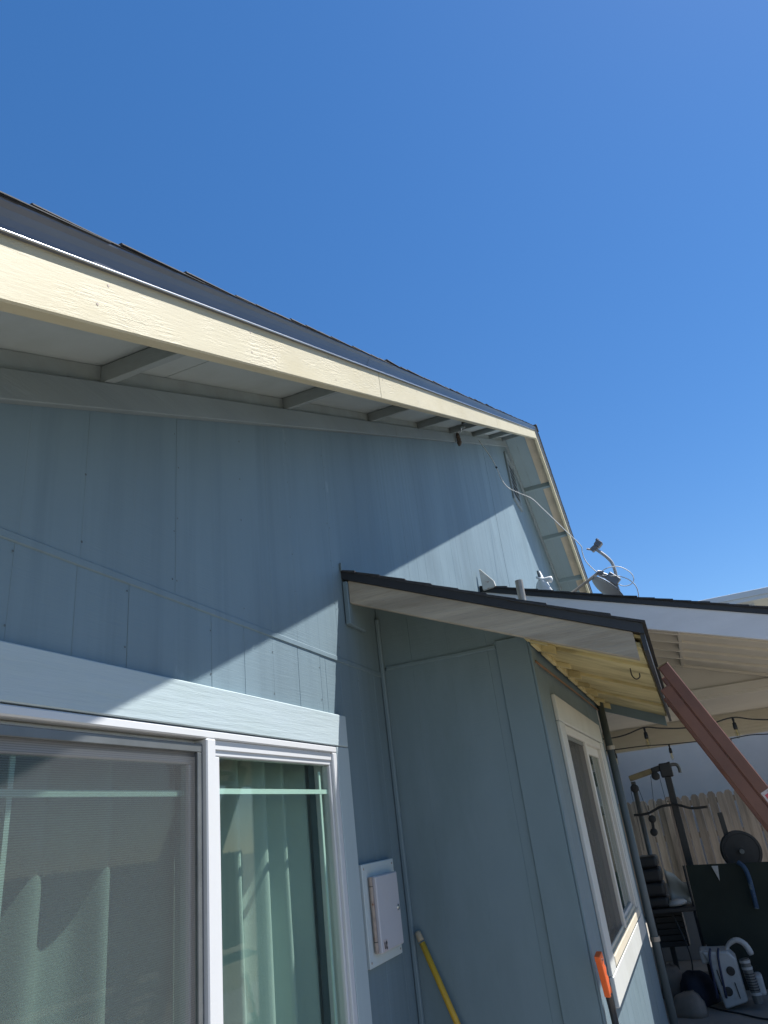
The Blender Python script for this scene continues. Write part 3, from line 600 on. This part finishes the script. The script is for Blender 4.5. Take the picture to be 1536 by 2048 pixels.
# ================================================================ utility box
ub = thing('utility_box', 'small grey wall box with lock and rusty hinge, beside the window trim', 'utility box', (3.16, 0, 1.215))
MB().box(2.984, 3.335, -.024, -.002, 1.216, 1.588).obj('backing_board', 'boxback', ub, bevel=.002)
d = MB().box(3.046, 3.288, -.055, -.0245, 1.258, 1.537).obj('door', 'box', ub, bevel=.004)
MB().lathe([(.012, 0), (.012, .004), (.008, .006)], 16, (3.259, -.055, 1.398), (0, -1, 0)).obj('lock', 'chrome', d)
hg = MB().tube([(3.034, -.036, 1.262), (3.034, -.036, 1.537)], .008, 10).obj('hinge', 'rust', ub, smooth=False)
for z in (1.30, 1.50): MB().tube([(3.034, -.036, z), (3.034, -.036, z+.003)], .0085, 10).obj('hinge_gap', 'ink', hg)
st = MB().box(3.066, 3.106, -.0565, -.0552, 1.262, 1.302).obj('sticker', 'sticker', d)
mk = MB(); mk.prism([(3.083, -.0567, 1.292), (3.093, -.0567, 1.298), (3.101, -.0567, 1.290), (3.094, -.0567, 1.279), (3.099, -.0567, 1.270), (3.091, -.0567, 1.266), (3.083, -.0567, 1.272), (3.087, -.0567, 1.282)], (0, -.0006, 0)); mk.box(3.070, 3.078, -.0573, -.0567, 1.27, 1.294)
mk.obj('sticker_print', 'ink', d)
for x, z in ((3.0, 1.235), (3.0, 1.57), (3.315, 1.235), (3.315, 1.57)): MB().lathe([(.0045, 0), (.0045, .0015), (.002, .0025)], 8, (x, -.024, z), (0, -1, 0)).obj('screw', 'rust', ub)

# ================================================================ yellow pole, orange tool, ladder
p0, p1 = Vector((3.484, -.045, 1.275)), Vector((3.43, -.575, GZ)); dv = (p1-p0)
yp = thing('yellow_pole', 'yellow fibreglass tool handle leaning into the wall corner', 'pole', p1)
MB().tube([p0+dv*.035, p0+dv*.3, p0+dv*.7, p1], .0135, 12).obj('shaft', 'yellow', yp, smooth=True)
MB().tube([p0, p0+dv*.006, p0+dv*.030], [.010, .0145, .0145], 12).obj('worn_tip', 'worn', yp, smooth=True)

tl = thing('orange_handled_saw', 'long black tool with orange finger-grip handle leaning on the bay corner', 'saw', (3.47, -.90, GZ))
# grip: side profile in the plane of the wall, finger scallops on the outer edge
hp, hq = Vector((3.44, -.838, 1.150)), Vector((3.50, -.838, .995))
ax = (hq-hp); L = ax.length; ax.normalize(); ou = Vector((.9, -.2, .3)); ou = (ou-ax*ou.dot(ax)).normalized(); th = ax.cross(ou).normalized()
poly = []
N = 40
for i in range(N+1):
    t = i/N; bumpy = .0045*math.cos(2*math.pi*4*t+2.6) if .16 < t < .97 else .003
    poly.append(hp+ax*(L*t)+ou*(.018+bumpy))
for i in range(N+1):
    t = 1-i/N; poly.append(hp+ax*(L*t)-ou*(.017+(.003 if t < .15 else 0)))
gm = MB().prism([p-th*.0125 for p in poly], th*.025); gm.obj('grip', 'orange', tl, bevel=.005, seg=2)
MB().lathe([(.005, 0), (.005, .003)], 12, hp+ax*.022+th*.0125*(1 if th.y < 0 else -1), th if th.y < 0 else -th).obj('rivet', 'chrome', tl)
MB().tube(smooth_path([hq-ax*.01, hq+ax*.06, (3.505, -.845, .82), (3.49, -.87, .45), (3.47, -.90, GZ)], 5), [.0145]*21, 10).obj('shaft', 'black', tl, smooth=True)

LXA = 3.92
lad = thing('ladder', 'red-brown fibreglass extension ladder leaning on the bay eave', 'ladder', (LXA+.2, -2.42, GZ))
lt, lb = Vector((0, -1.383, 2.315)), Vector((0, -2.42, GZ+.02)); ld = (lb-lt).normalized(); ln_ = Vector((0, ld.z, -ld.y)); ln_ = ln_ if ln_.y > 0 else -ln_
def rail(x, off, t0, t1, name='rail'):
    a, b = lt+(lb-lt)*t0, lt+(lb-lt)*t1
    mb = MB(); w = .057; h = w/2
    c = [Vector((x, 0, 0))]
    def sec(p): return [p+Vector((x, 0, 0))+ln_*(off-h), p+Vector((x+.03, 0, 0))+ln_*(off-h), p+Vector((x+.03, 0, 0))+ln_*(off+h), p+Vector((x, 0, 0))+ln_*(off+h)]
    s0, s1 = sec(a), sec(b); mb.hexa([s0[0], s0[1], s0[2], s0[3], s1[0], s1[1], s1[2], s1[3]])
    return mb.obj(name, 'ladder', lad, bevel=.004)
for x in (LXA, LXA+.39):
    rail(x, .0, .0, 1.0); rail(x+(.004 if x < LXA+.2 else -.004), .060, .036, .86)
for k in range(7):
    p = lt+(lb-lt)*(.06+.133*k)
    MB().tube([p+Vector((LXA+.01, 0, 0)), p+Vector((LXA+.41, 0, 0))], .015, 8).obj('rung', 'alu', lad)
    if k < 6:
        q = p+ln_*.060+ld*.05; MB().tube([q+Vector((LXA+.015, 0, 0)), q+Vector((LXA+.405, 0, 0))], .014, 8).obj('rung', 'alu', lad)
for x in (LXA-.005, LXA+.385): MB().box(x, x+.04, -2.47, -2.37, GZ, GZ+.03).obj('foot', 'black', lad, bevel=.005)
cp = MB(); a = lt-ld*.004; cp.hexa([a+Vector((LXA-.004, 0, 0))-ln_*.030, a+Vector((LXA+.034, 0, 0))-ln_*.030, a+Vector((LXA+.034, 0, 0))+ln_*.030, a+Vector((LXA-.004, 0, 0))+ln_*.030] + [q+ld*.004 for q in [a+Vector((LXA-.004, 0, 0))-ln_*.030, a+Vector((LXA+.034, 0, 0))-ln_*.030, a+Vector((LXA+.034, 0, 0))+ln_*.030, a+Vector((LXA-.004, 0, 0))+ln_*.030]]); cp.obj('end_cap', 'gold', lad)
def patch(t0, t1, o0, o1, dxx, m, name):
    a, b = lt+ld*t0, lt+ld*t1; X = Vector((LXA-.0005-dxx, 0, 0))
    return MB().prism([a+X+ln_*o0, b+X+ln_*o0, b+X+ln_*o1, a+X+ln_*o1], (dxx*.4, 0, 0)).obj(name, m, lad)
patch(.70, .84, -.025, .019, .0012, 'sticker', 'warning_sticker'); patch(.715, .84, -.019, .010, .0024, 'stickred', 'sticker_print')

# ================================================================ roof-top things
vp = thing('vent_pipe', 'grey metal vent pipe standing up through the bay roof', 'vent pipe', (4.8, -.607, zb(-.607)+.17))
MB().lathe([(.026, -.02), (.026, .38), (.027, .40), (.0275, .515), (.021, .515), (.021, .46)], 16, (4.8, -.605, zb(-.607)+.17), (.01, .0, 1)).obj('pipe', 'galv', vp, smooth=False)
MB().lathe([(.07, -.02), (.05, .02), (.03, .06)], 16, (4.8, -.605, zb(-.607)+.17)).obj('flashing_collar', 'black', vp)

bdn = MB().prism([(6.27, -.035, 3.63), (6.27, -.16, 3.64), (6.27, -.15, 3.70), (6.27, -.045, 3.835), (6.27, -.03, 3.84)], (-.035, 0, 0)).obj('board_end', 'whitewood', bevel=.003)
tag(bdn, 'short flaking white board end upright where the patio roof meets the wall', 'board')

cl = MB(); n = 16; v = []
prof = [(.002, 4.03), (.012, 3.99), (.018, 3.95), (.045, 3.90), (.06, 3.84), (.085, 3.74), (.10, 3.62), (.09, 3.565)]
for r, z in prof:
    for k in range(n):
        a = 2*math.pi*k/n; rr = r*(1+.35*math.sin(3*a+z*9)+.2*math.sin(5*a)); v.append((7.3+rr*math.cos(a), -.445+rr*math.sin(a)-.18*(4.03-z)*.35, z))
cl.add(v, [(i*n+k, i*n+(k+1) % n, (i+1)*n+(k+1) % n, (i+1)*n+k) for i in range(len(prof)-1) for k in range(n)]+[tuple(range(n))])
cloth = thing('cloth_bundle', 'white cloth tied over a peg on the patio roof', 'cloth', (7.3, -.48, zp(-.48)+.27))
cl.obj('drape', 'cloth', cloth, smooth=True)
MB().tube([(7.3, -.44, 3.52), (7.3, -.425, 4.035)], .011, 8).obj('peg', 'greysteel', cloth)
MB().tube(smooth_path([(7.29, -.40, 3.965), (7.28, -.45, 3.93), (7.28, -.50, 3.915), (7.27, -.56, 3.90)], 4), [.012, .013, .014, .015, .016, .018, .02, .022, .026, .03, .034, .036, .02], 10).obj('tied_end', 'cloth', cloth, smooth=True)

# satellite dish
dish = thing('satellite_dish', 'grey satellite dish on a strut mast standing on the patio roof', 'satellite dish', (7.6, -.55, zp(-.55)+.27))
def D(y, z, x=7.6): return (x, y, z)
cen = Vector((7.64, -1.07, 3.76)); mj = Vector((0, -.66, -.75)).normalized(); vd = Vector((.965, .037, .26)).normalized()
wv = vd.cross(mj).normalized(); wv = wv if wv.z > 0 else -wv
nrm = (.36*vd+.93*wv); nrm = (nrm-mj*nrm.dot(mj)).normalized(); mn = nrm.cross(mj)
mb = MB(); rings = 7; seg = 32; v = [cen-nrm*.035]
for r in range(1, rings+1):
    q = r/rings
    for k in range(seg):
        a = 2*math.pi*k/seg; v.append(cen-nrm*.035*(1-q*q)+mj*(.205*q*math.cos(a))+mn*(.19*q*math.sin(a)))
f = [(0, 1+k, 1+(k+1) % seg) for k in range(seg)]
for r in range(rings-1):
    for k in range(seg): f.append((1+r*seg+k, 1+(r+1)*seg+k, 1+(r+1)*seg+(k+1) % seg, 1+r*seg+(k+1) % seg))
rf = mb.add(v, f).obj('reflector', 'dish', dish, smooth=True); sm = rf.modifiers.new('solid', 'SOLIDIFY'); sm.thickness = .006
rim = MB(); rim.tube([cen+mj*(.206*math.cos(2*math.pi*k/36))+mn*(.191*math.sin(2*math.pi*k/36)) for k in range(37)], .006, 6); rim.obj('rim', 'dishdark', dish, smooth=True)
MB().tube(smooth_path([D(-1.165, 3.80), D(-1.183, 3.90), D(-1.182, 3.98), D(-1.168, 4.05), D(-1.125, 4.125), D(-1.05, 4.22)], 4), .017, 10).obj('feed_arm', 'dish', dish, smooth=True)
lnb = MB(); lnb.bar(D(-1.00, 4.215), D(-1.085, 4.265), .05, .055); lnb.bar(D(-1.06, 4.25), D(-1.112, 4.295), .075, .07); lnb.bar(D(-1.10, 4.30), D(-1.075, 4.33), .05, .03)
lnb.obj('lnb_head', 'dishdark', dish, bevel=.008, seg=2)
MB().tube([D(-1.005, 4.225), D(-.955, 4.248)], .010, 8).obj('lnb_port', 'galv', dish)
br = MB(); br.bar(D(-1.10, 3.90, 7.57), D(-1.19, 3.80, 7.57), .05, .09); br.bar(D(-1.13, 3.90, 7.60), D(-1.15, 3.71, 7.60), .06, .07); br.bar(D(-1.02, 3.945), D(-1.14, 3.86), .05, .05)
br.obj('back_bracket', 'dishdark', dish, bevel=.006)
MB().tube([D(-1.005, 3.955, 7.58), D(-1.06, 3.93, 7.58)], .03, 10).obj('clamp', 'dishdark', dish)
MB().tube([D(-.36, 3.62, 7.58), D(-.73, 3.812, 7.58), D(-1.04, 3.965, 7.58)], .017, 10).obj('strut', 'galv', dish)
MB().tube([D(-1.06, zp(-1.06)+.26, 7.64), D(-1.10, 3.80, 7.64)], .02, 10).obj('mast', 'galv', dish)
for yy, xx in ((-.36, 7.58), (-1.06, 7.64)): MB().sy(xx-.05, xx+.05, yy-.06, yy+.06, zp, .272, .282).obj('foot_plate', 'galv', dish)

# coax cable from the soffit to the dish, with its loops
cab = [(7.52, -.037, 5.88), (7.56, -.125, 5.655), (7.56, -.174, 5.482), (7.56, -.205, 5.318), (7.56, -.26, 5.189), (7.56, -.381, 5.076), (7.56, -.497, 4.978), (7.56, -.593, 4.823), (7.56, -.719, 4.609), (7.56, -.82, 4.436), (7.58, -.905, 4.29),
       (7.58, -.902, 4.22), (7.58, -.92, 4.10), (7.57, -1.02, 3.935), (7.55, -1.12, 3.885), (7.53, -1.214, 3.851), (7.53, -1.30, 3.79), (7.54, -1.35, 3.70), (7.56, -1.34, 3.58), (7.58, -1.28, 3.50)]
cb = thing('coax_cable', 'white cable swooping from the gable soffit down to the dish', 'cable', (7.56, -.8, 3.5))
MB().tube(smooth_path(cab, 6), .0055, 6).obj('cable_run', 'cable', cb, smooth=True)
MB().lathe([(.010, -.012), (.012, 0), (.010, .012)], 8, (7.56, -.174, 5.482), (0, -.3, -1)).obj('splice', 'black', cb)
lp = [(7.57, -1.03, 3.935), (7.56, -1.08, 3.965), (7.55, -1.16, 3.975), (7.55, -1.25, 3.95), (7.55, -1.33, 3.87), (7.55, -1.345, 3.79), (7.55, -1.30, 3.745), (7.55, -1.23, 3.745), (7.57, -1.17, 3.79)]
l2 = tag(MB().tube(smooth_path(lp, 6), .0048, 6).obj('cable_loop', 'cable', smooth=True), 'white cable looped in a ring round the back of the satellite dish', 'cable')

# soffit hook with taped cable end
hk = thing('cable_anchor', 'brown taped cable anchor hooked under the gable soffit near the ridge', 'cable anchor', (6.3, -.05, 5.2))
MB().tube(smooth_path([(6.25, -.055, 5.33), (6.24, -.06, 5.28), (6.25, -.062, 5.22), (6.23, -.06, 5.17)], 4), [.008, .014, .02, .018, .024, .019, .024, .02, .026, .024, .018, .014, .008], 8).obj('taped_end', 'brownlump', hk, smooth=True)
MB().tube(smooth_path([(6.25, -.05, 5.34), (6.24, -.10, 5.33), (6.0, -.16, 5.23), (5.86, -.22, 5.14)], 5), .009, 6).obj('lead_wire', 'cable', hk, smooth=True)
MB().sx(5.80, 5.90, -.27, -.21, zl, .03, .0648).obj('soffit_clip', 'black', hk)

# bare rod along the bay wall and the downspout
rod = tag(MB().tube(smooth_path([(3.56, -.806, 2.385), (4.3, -.808, 2.392), (5.3, -.807, 2.405), (6.24, -.806, 2.415)], 4), .0065, 6).obj('wall_rod', 'copper', smooth=True), 'thin brown rod fixed along the bay wall above its window', 'rod')
dsp = thing('downspout', 'blue-grey round downpipe at the far corner of the bay', 'downpipe', (6.305, -.825, GZ))
MB().tube([(6.305, -.825, GZ+.02), (6.305, -.825, 2.49)], .029, 14).obj('pipe', 'pipe_paint', dsp, smooth=True)
for z in (.75, 2.10): MB().lathe([(.036, 0), (.036, .03)], 14, (6.305, -.828, z)).obj('pipe_strap', 'galv', dsp)
hook = tag(MB().tube(smooth_path([(3.62, -1.235, 2.28), (3.62, -1.235, 2.245), (3.62, -1.25, 2.225), (3.62, -1.268, 2.232), (3.62, -1.27, 2.25)], 5), .003, 6).obj('hook', 'black', smooth=True), 'small black cup hook screwed under the bay eave', 'hook')

# ================================================================ string lights
def strand(name, x, pts, bulbs, label, anchors):
    t = thing(name, label, 'string lights', (x, pts[0][0], pts[0][1]))
    MB().tube(smooth_path([(x, a, b) for a, b in pts], 5), .006, 6).obj('cord', 'black', t, smooth=True)
    for y, z in bulbs:
        o = MB().lathe([(.008, .012), (.011, 0), (.008, -.03), (.016, -.034), (.019, -.075), (.017, -.09)], 12, (x, y, z)).obj('socket', 'black', t, smooth=True)
        MB().lathe([(.012, -.09), (.018, -.105), (.022, -.13), (.020, -.15), (.010, -.165), (.002, -.17)], 12, (x, y, z)).obj('bulb', 'bulb', t, smooth=True)
        MB().tube([(x, y, z-.09), (x, y, z-.145)], .004, 6).obj('filament_post', 'brass', o)
    for y, z, zt_ in anchors: MB().tube([(x, y, z), (x, y, zt_)], .003, 5).obj('hanger', 'black', t)
    return t
strand('string_lights', 7.2, [(-.01, 2.34), (-.50, 2.28), (-.746, 2.258), (-.908, 2.266), (-1.089, 2.305), (-1.224, 2.278), (-1.411, 2.250), (-1.626, 2.246), (-1.844, 2.275), (-2.0, 2.235), (-2.2, 2.21), (-2.6, 2.25), (-3.33, 2.36)],
       [(-1.089, 2.295), (-1.844, 2.262)], 'black cord of glass bulbs strung under the rafters beyond the bay eave', [])
strand('string_lights', 9.4, [(-.01, 2.36), (-.40, 2.30), (-.581, 2.291), (-.846, 2.287), (-1.018, 2.279), (-1.229, 2.262), (-1.492, 2.25), (-1.792, 2.235), (-1.894, 2.225), (-2.114, 2.235), (-2.4, 2.215), (-2.9, 2.25), (-3.33, 2.36)],
       [(-1.229, 2.252), (-1.90, 2.215), (-.60, 2.28)], 'black cord of glass bulbs strung before the cream lap-board header', [])

# ================================================================ patio clutter
gym = thing('lat_machine', 'black and grey cable pulldown machine with bent bar, before the fence', 'gym machine', (9.0, -1.0, GZ))
MB().bar((9.0, -1.12, GZ), (9.0, -1.135, 2.0), .07, .075, (1, 0, 0)).obj('upright', 'blacksteel', gym, bevel=.006)
MB().tube([(9.0, -.745, GZ+.02), (9.0, -.755, 1.90)], .026, 10).obj('guide_post', 'greysteel', gym, smooth=True)
MB().bar((9.0, -.725, 1.935), (9.0, -.98, 1.985), .055, .06).obj('boom', 'gold', gym, bevel=.006)
MB().bar((9.0, -.98, 1.985), (9.0, -1.20, 2.03), .055, .06).obj('boom', 'blacksteel', gym, bevel=.006)
MB().tube(smooth_path([(9.0, -1.17, 2.02), (9.0, -1.25, 2.02), (9.0, -1.275, 1.98), (9.0, -1.275, 1.93)], 4), .018, 8).obj('hook_arm', 'greysteel', gym, smooth=True)
MB().box(8.955, 9.045, -1.20, -1.07, 1.90, 2.05).obj('bracket', 'blacksteel', gym, bevel=.01)
for y, z in ((-1.011, 1.928), (-.758, 1.828)):
    MB().lathe([(.02, -.022), (.045, -.018), (.040, 0), (.045, .018), (.02, .022)], 18, (8.97, y, z), (1, 0, 0)).obj('pulley', 'black', gym)
pb = MB().bar((8.95, -.863, 1.51), (8.95, -.849, 1.36), .03, .03).obj('pulley_block', 'black', gym)
for y, z in ((-.865, 1.50), (-.849, 1.369)): MB().lathe([(.02, -.02), (.04, -.016), (.036, 0), (.04, .016), (.02, .02)], 18, (8.95, y, z), (1, 0, 0)).obj('pulley', 'black', pb)
for a, b in (((-.96, 1.93), (-.90, 1.5)), ((-.80, 1.82), (-.86, 1.38)), ((-.715, 1.82), (-.70, 1.2)), ((-1.05, 1.93), (-1.05, 1.62))):
    MB().tube([(8.95, *a), (8.95, *b)], .003, 5).obj('steel_cable', 'black', gym)
MB().tube(smooth_path([(8.8, -.695, 1.56), (8.8, -.843, 1.563), (8.8, -.988, 1.612), (8.8, -1.089, 1.617), (8.8, -1.185, 1.604), (8.8, -1.292, 1.564), (8.8, -1.456, 1.559)], 5), .013, 8).obj('lat_bar', 'black', gym, smooth=True)
MB().tube([(8.8, -1.10, 1.62), (8.95, -1.07, 1.66)], .008, 6).obj('bar_link', 'galv', gym)
for k in range(8): MB().box(8.88, 9.12, -.93, -.63, .30+k*.055, .352+k*.055).obj('weight_block', 'iron', gym, bevel=.004)
MB().box(8.55, 9.3, -1.20, -.64, GZ, GZ+.05).obj('base_frame', 'blacksteel', gym)

tb = thing('folding_table', 'low black folding table crowded with dark gear under the patio', 'table', (8.6, -.85, GZ))
MB().box(8.42, 8.80, -1.10, -.62, .66, .70).obj('table_top', 'black', tb, bevel=.006)
for x in (8.45, 8.77):
    for y in (-1.07, -.65): MB().tube([(x, y, GZ), (x, y, .66)], .012, 8).obj('leg', 'blacksteel', tb)
sp = thing('stacked_cases', 'black padded cases piled on the folding table by the bay', 'case', (8.6, -.74, .70))
for z0, z1, y0, y1 in ((.702, .80, -.86, -.62), (.802, .93, -.85, -.63), (.932, 1.06, -.85, -.62), (1.062, 1.17, -.84, -.64)):
    MB().box(8.46, 8.76, y0, y1, z0, z1).obj('case', 'black', sp, bevel=.03, seg=3)
ts = MB(); n = 8; v = []
for i in range(n+1):
    for k in range(n+1):
        a, b = i/n, k/n; top = .80+.25*(1-b*.7); v.append((8.62+.05*math.sin(5*a)+.03*b, -.875-.19*b, .702+(top-.702)*a+.012*math.sin(9*b+4*a)))
o = ts.add(v, [(i*(n+1)+k, i*(n+1)+k+1, (i+1)*(n+1)+k+1, (i+1)*(n+1)+k) for i in range(n) for k in range(n)]).obj('plastic_sheet', 'tarp', smooth=True)
sm = o.modifiers.new('solid', 'SOLIDIFY'); sm.thickness = .003
tag(o, 'crumpled pale plastic sheet standing on the folding table', 'plastic sheet')
bg_ = MB().lathe([(.02, 0), (.085, .008), (.10, .03), (.07, .06), (.02, .07)], 14, (8.52, -.93, .701), (.1, .1, 1)).obj('plastic_bag', 'white', smooth=True)
tag(bg_, 'small crumpled white plastic bag on the folding table edge', 'bag')

ch = thing('camp_chair', 'dark green fabric camp chair with its broad back to the bay', 'chair', (8.55, -1.5, GZ))
MB().prism([(8.40, -1.085, .38), (8.40, -1.93, .33), (8.44, -1.95, 1.02), (8.44, -1.10, 1.06)], (.012, 0, 0)).obj('backrest', 'greenfab', ch)
MB().box(8.42, 8.90, -1.90, -1.10, .40, .42).obj('seat', 'greenfab', ch)
MB().prism([(8.397, -1.12, .0), (8.397, -1.90, .0), (8.40, -1.90, .34), (8.40, -1.12, .385)], (.008, 0, 0)).obj('skirt', 'greenfab', ch)
for y in (-1.08, -1.93):
    MB().tube([(8.42, y, GZ), (8.45, y, 1.06)], .013, 8).obj('frame_tube', 'blacksteel', ch)
    MB().tube([(8.88, y, GZ), (8.50, y, .45)], .013, 8).obj('leg', 'blacksteel', ch)
MB().prism([(8.417, -1.335, 1.035), (8.417, -1.395, 1.032), (8.413, -1.375, .90)], (-.006, 0, 0)).obj('care_tag', 'white', ch)
stp = MB().tube(smooth_path([(8.385, -1.58, 1.05), (8.37, -1.625, 1.0), (8.365, -1.64, .9), (8.36, -1.635, .75), (8.36, -1.63, .65)], 4), [.022]*17, 8).obj('blue_strap', 'blue', smooth=True)
tag(stp, 'blue and white strap hanging over the dark green chair back', 'strap')

rk = thing('weight_rack', 'black barbell upright holding round iron weight plates', 'weight rack', (9.25, -1.6, GZ))
MB().bar((9.3, -1.60, GZ), (9.3, -1.565, 1.48), .05, .05, (1, 0, 0)).obj('upright', 'blacksteel', rk, bevel=.004)
MB().box(9.1, 9.6, -1.85, -1.35, GZ, GZ+.04).obj('base_frame', 'blacksteel', rk)
for x, r, y in ((9.24, .20, -1.66), (9.18, .195, -1.675)):
    MB().lathe([(.03, -.018), (r-.03, -.012), (r-.025, -.018), (r, -.014), (r, .014), (r-.025, .018), (r-.03, .012), (.03, .018)], 36, (x, y, 1.09), (1, .05, 0)).obj('weight_plate', 'iron', rk, smooth=False)
MB().tube([(9.08, -1.67, 1.09), (9.34, -1.66, 1.09)], .024, 12).obj('sleeve', 'greysteel', rk)

wm = thing('white_pump_unit', 'white plastic pump unit with ribbed hose and arched handle on the slab', 'pump', (8.0, -1.25, GZ))
bp = [(8.0, -1.06, .40), (8.0, -1.28, .395), (8.0, -1.335, .33), (8.0, -1.34, .01), (8.0, -1.14, GZ+.01), (8.0, -1.10, .30)]
MB().prism([(7.92, q[1], q[2]) for q in bp], (.28, 0, 0)).obj('body', 'white', wm, bevel=.02, seg=3)
MB().box(7.95, 8.18, -1.12, -1.04, .30, .405).obj('filter_cap', 'white', wm, bevel=.015, seg=2)
for y, z in ((-1.262, .245), (-1.20, .095)): MB().lathe([(.036, 0), (.036, .006), (.028, .008)], 20, (7.921, y, z), (-1, 0, 0)).obj('wheel_hub', 'black', wm)
for y, z in ((-1.15, .20), (-1.27, .10)): MB().bar((7.917, y, z+.06), (7.917, y-.012, z-.06), .008, .010, (1, 0, 0)).obj('slot', 'black', wm)
MB().tube([(7.93, -1.395, .33), (7.93, -1.415, .10), (7.93, -1.42, .0)], .042, 14).obj('ribbed_hose', 'greysteel', wm)
for z, y in ((.30, -1.398), (.25, -1.402), (.06, -1.418)): MB().lathe([(.0445, 0), (.0445, .02)], 14, (7.93, y, z)).obj('hose_band', 'white', wm)
for k in range(7): MB().lathe([(.0435, 0), (.045, .004), (.0435, .008)], 14, (7.93, -1.406-.0017*k, .215-.02*k)).obj('hose_rib', 'black', wm)
MB().tube(smooth_path([(8.02, -1.27, .39), (8.02, -1.31, .435), (8.02, -1.38, .46), (8.02, -1.44, .42), (8.02, -1.47, .34)], 4), [.012, .014, .016, .018, .02, .021, .022, .022, .023, .024, .024, .025, .026, .026, .027, .027, .02], 10).obj('handle', 'white', wm, smooth=True)
MB().box(7.97, 8.15, -1.505, -1.44, .04, .19).obj('tank', 'white', wm, bevel=.02, seg=2)
for y in (-1.10, -1.17): MB().tube(smooth_path([(7.9, y, .05), (7.89, y-.01, .25), (7.90, y-.02, .36), (7.95, y-.04, .415)], 4), .010, 8).obj('hose', 'navy', wm, smooth=True)
ec = tag(MB().tube(smooth_path([(8.6, -.84, .66), (8.55, -.90, .45), (8.5, -.93, .25), (8.3, -.90, GZ+.02), (8.0, -1.05, GZ+.008), (7.8, -1.25, GZ+.008), (7.6, -1.45, GZ+.008), (7.5, -1.8, GZ+.008)], 6), .007, 6).obj('extension_cord', 'black', smooth=True), 'black extension cord trailing from the table across the slab', 'cord')
def lump(name, c, rx, ry, rz, m, label, cat, seed):
    rnd = random.Random(seed); mb = MB(); v = []; nr, ns = 7, 14
    for i in range(nr+1):
        ph = math.pi*.5*i/nr
        for k in range(ns):
            a = 2*math.pi*k/ns; q = 1+.16*math.sin(3*a+seed)+rnd.uniform(-.07, .07)
            v.append((c[0]+rx*q*math.cos(a)*math.cos(ph)**.6, c[1]+ry*q*math.sin(a)*math.cos(ph)**.6, c[2]+rz*math.sin(ph)*(1+rnd.uniform(-.08, .08))))
    f = [(i*ns+k, i*ns+(k+1) % ns, (i+1)*ns+(k+1) % ns, (i+1)*ns+k) for i in range(nr) for k in range(ns)]+[tuple(reversed(range(ns)))]
    return tag(mb.add(v, f).obj(name, m, smooth=True), label, cat)
lump('paper_bag', (7.85, -.86, GZ), .13, .15, .17, 'paper', 'slumped grey-brown bag on the slab beside the pump unit', 'bag', 3)
lump('canvas_bag', (8.25, -.93, GZ), .20, .16, .24, 'navyjeans', 'dark blue canvas bag on the slab under the folding table', 'bag', 5)
lump('soft_bundle', (8.5, -.72, GZ), .16, .12, .26, 'paper', 'soft dull bundle on the slab behind the downpipe', 'bundle', 8)
pn = MB().prism([(10.2, -.50, GZ), (10.2, -1.06, GZ), (10.32, -1.04, .74), (10.32, -.52, .75)], (.03, 0, 0)).obj('leaning_panel', 'panelgrey', bevel=.004)
tag(pn, 'light grey flat panel leaning at the back of the patio', 'panel')
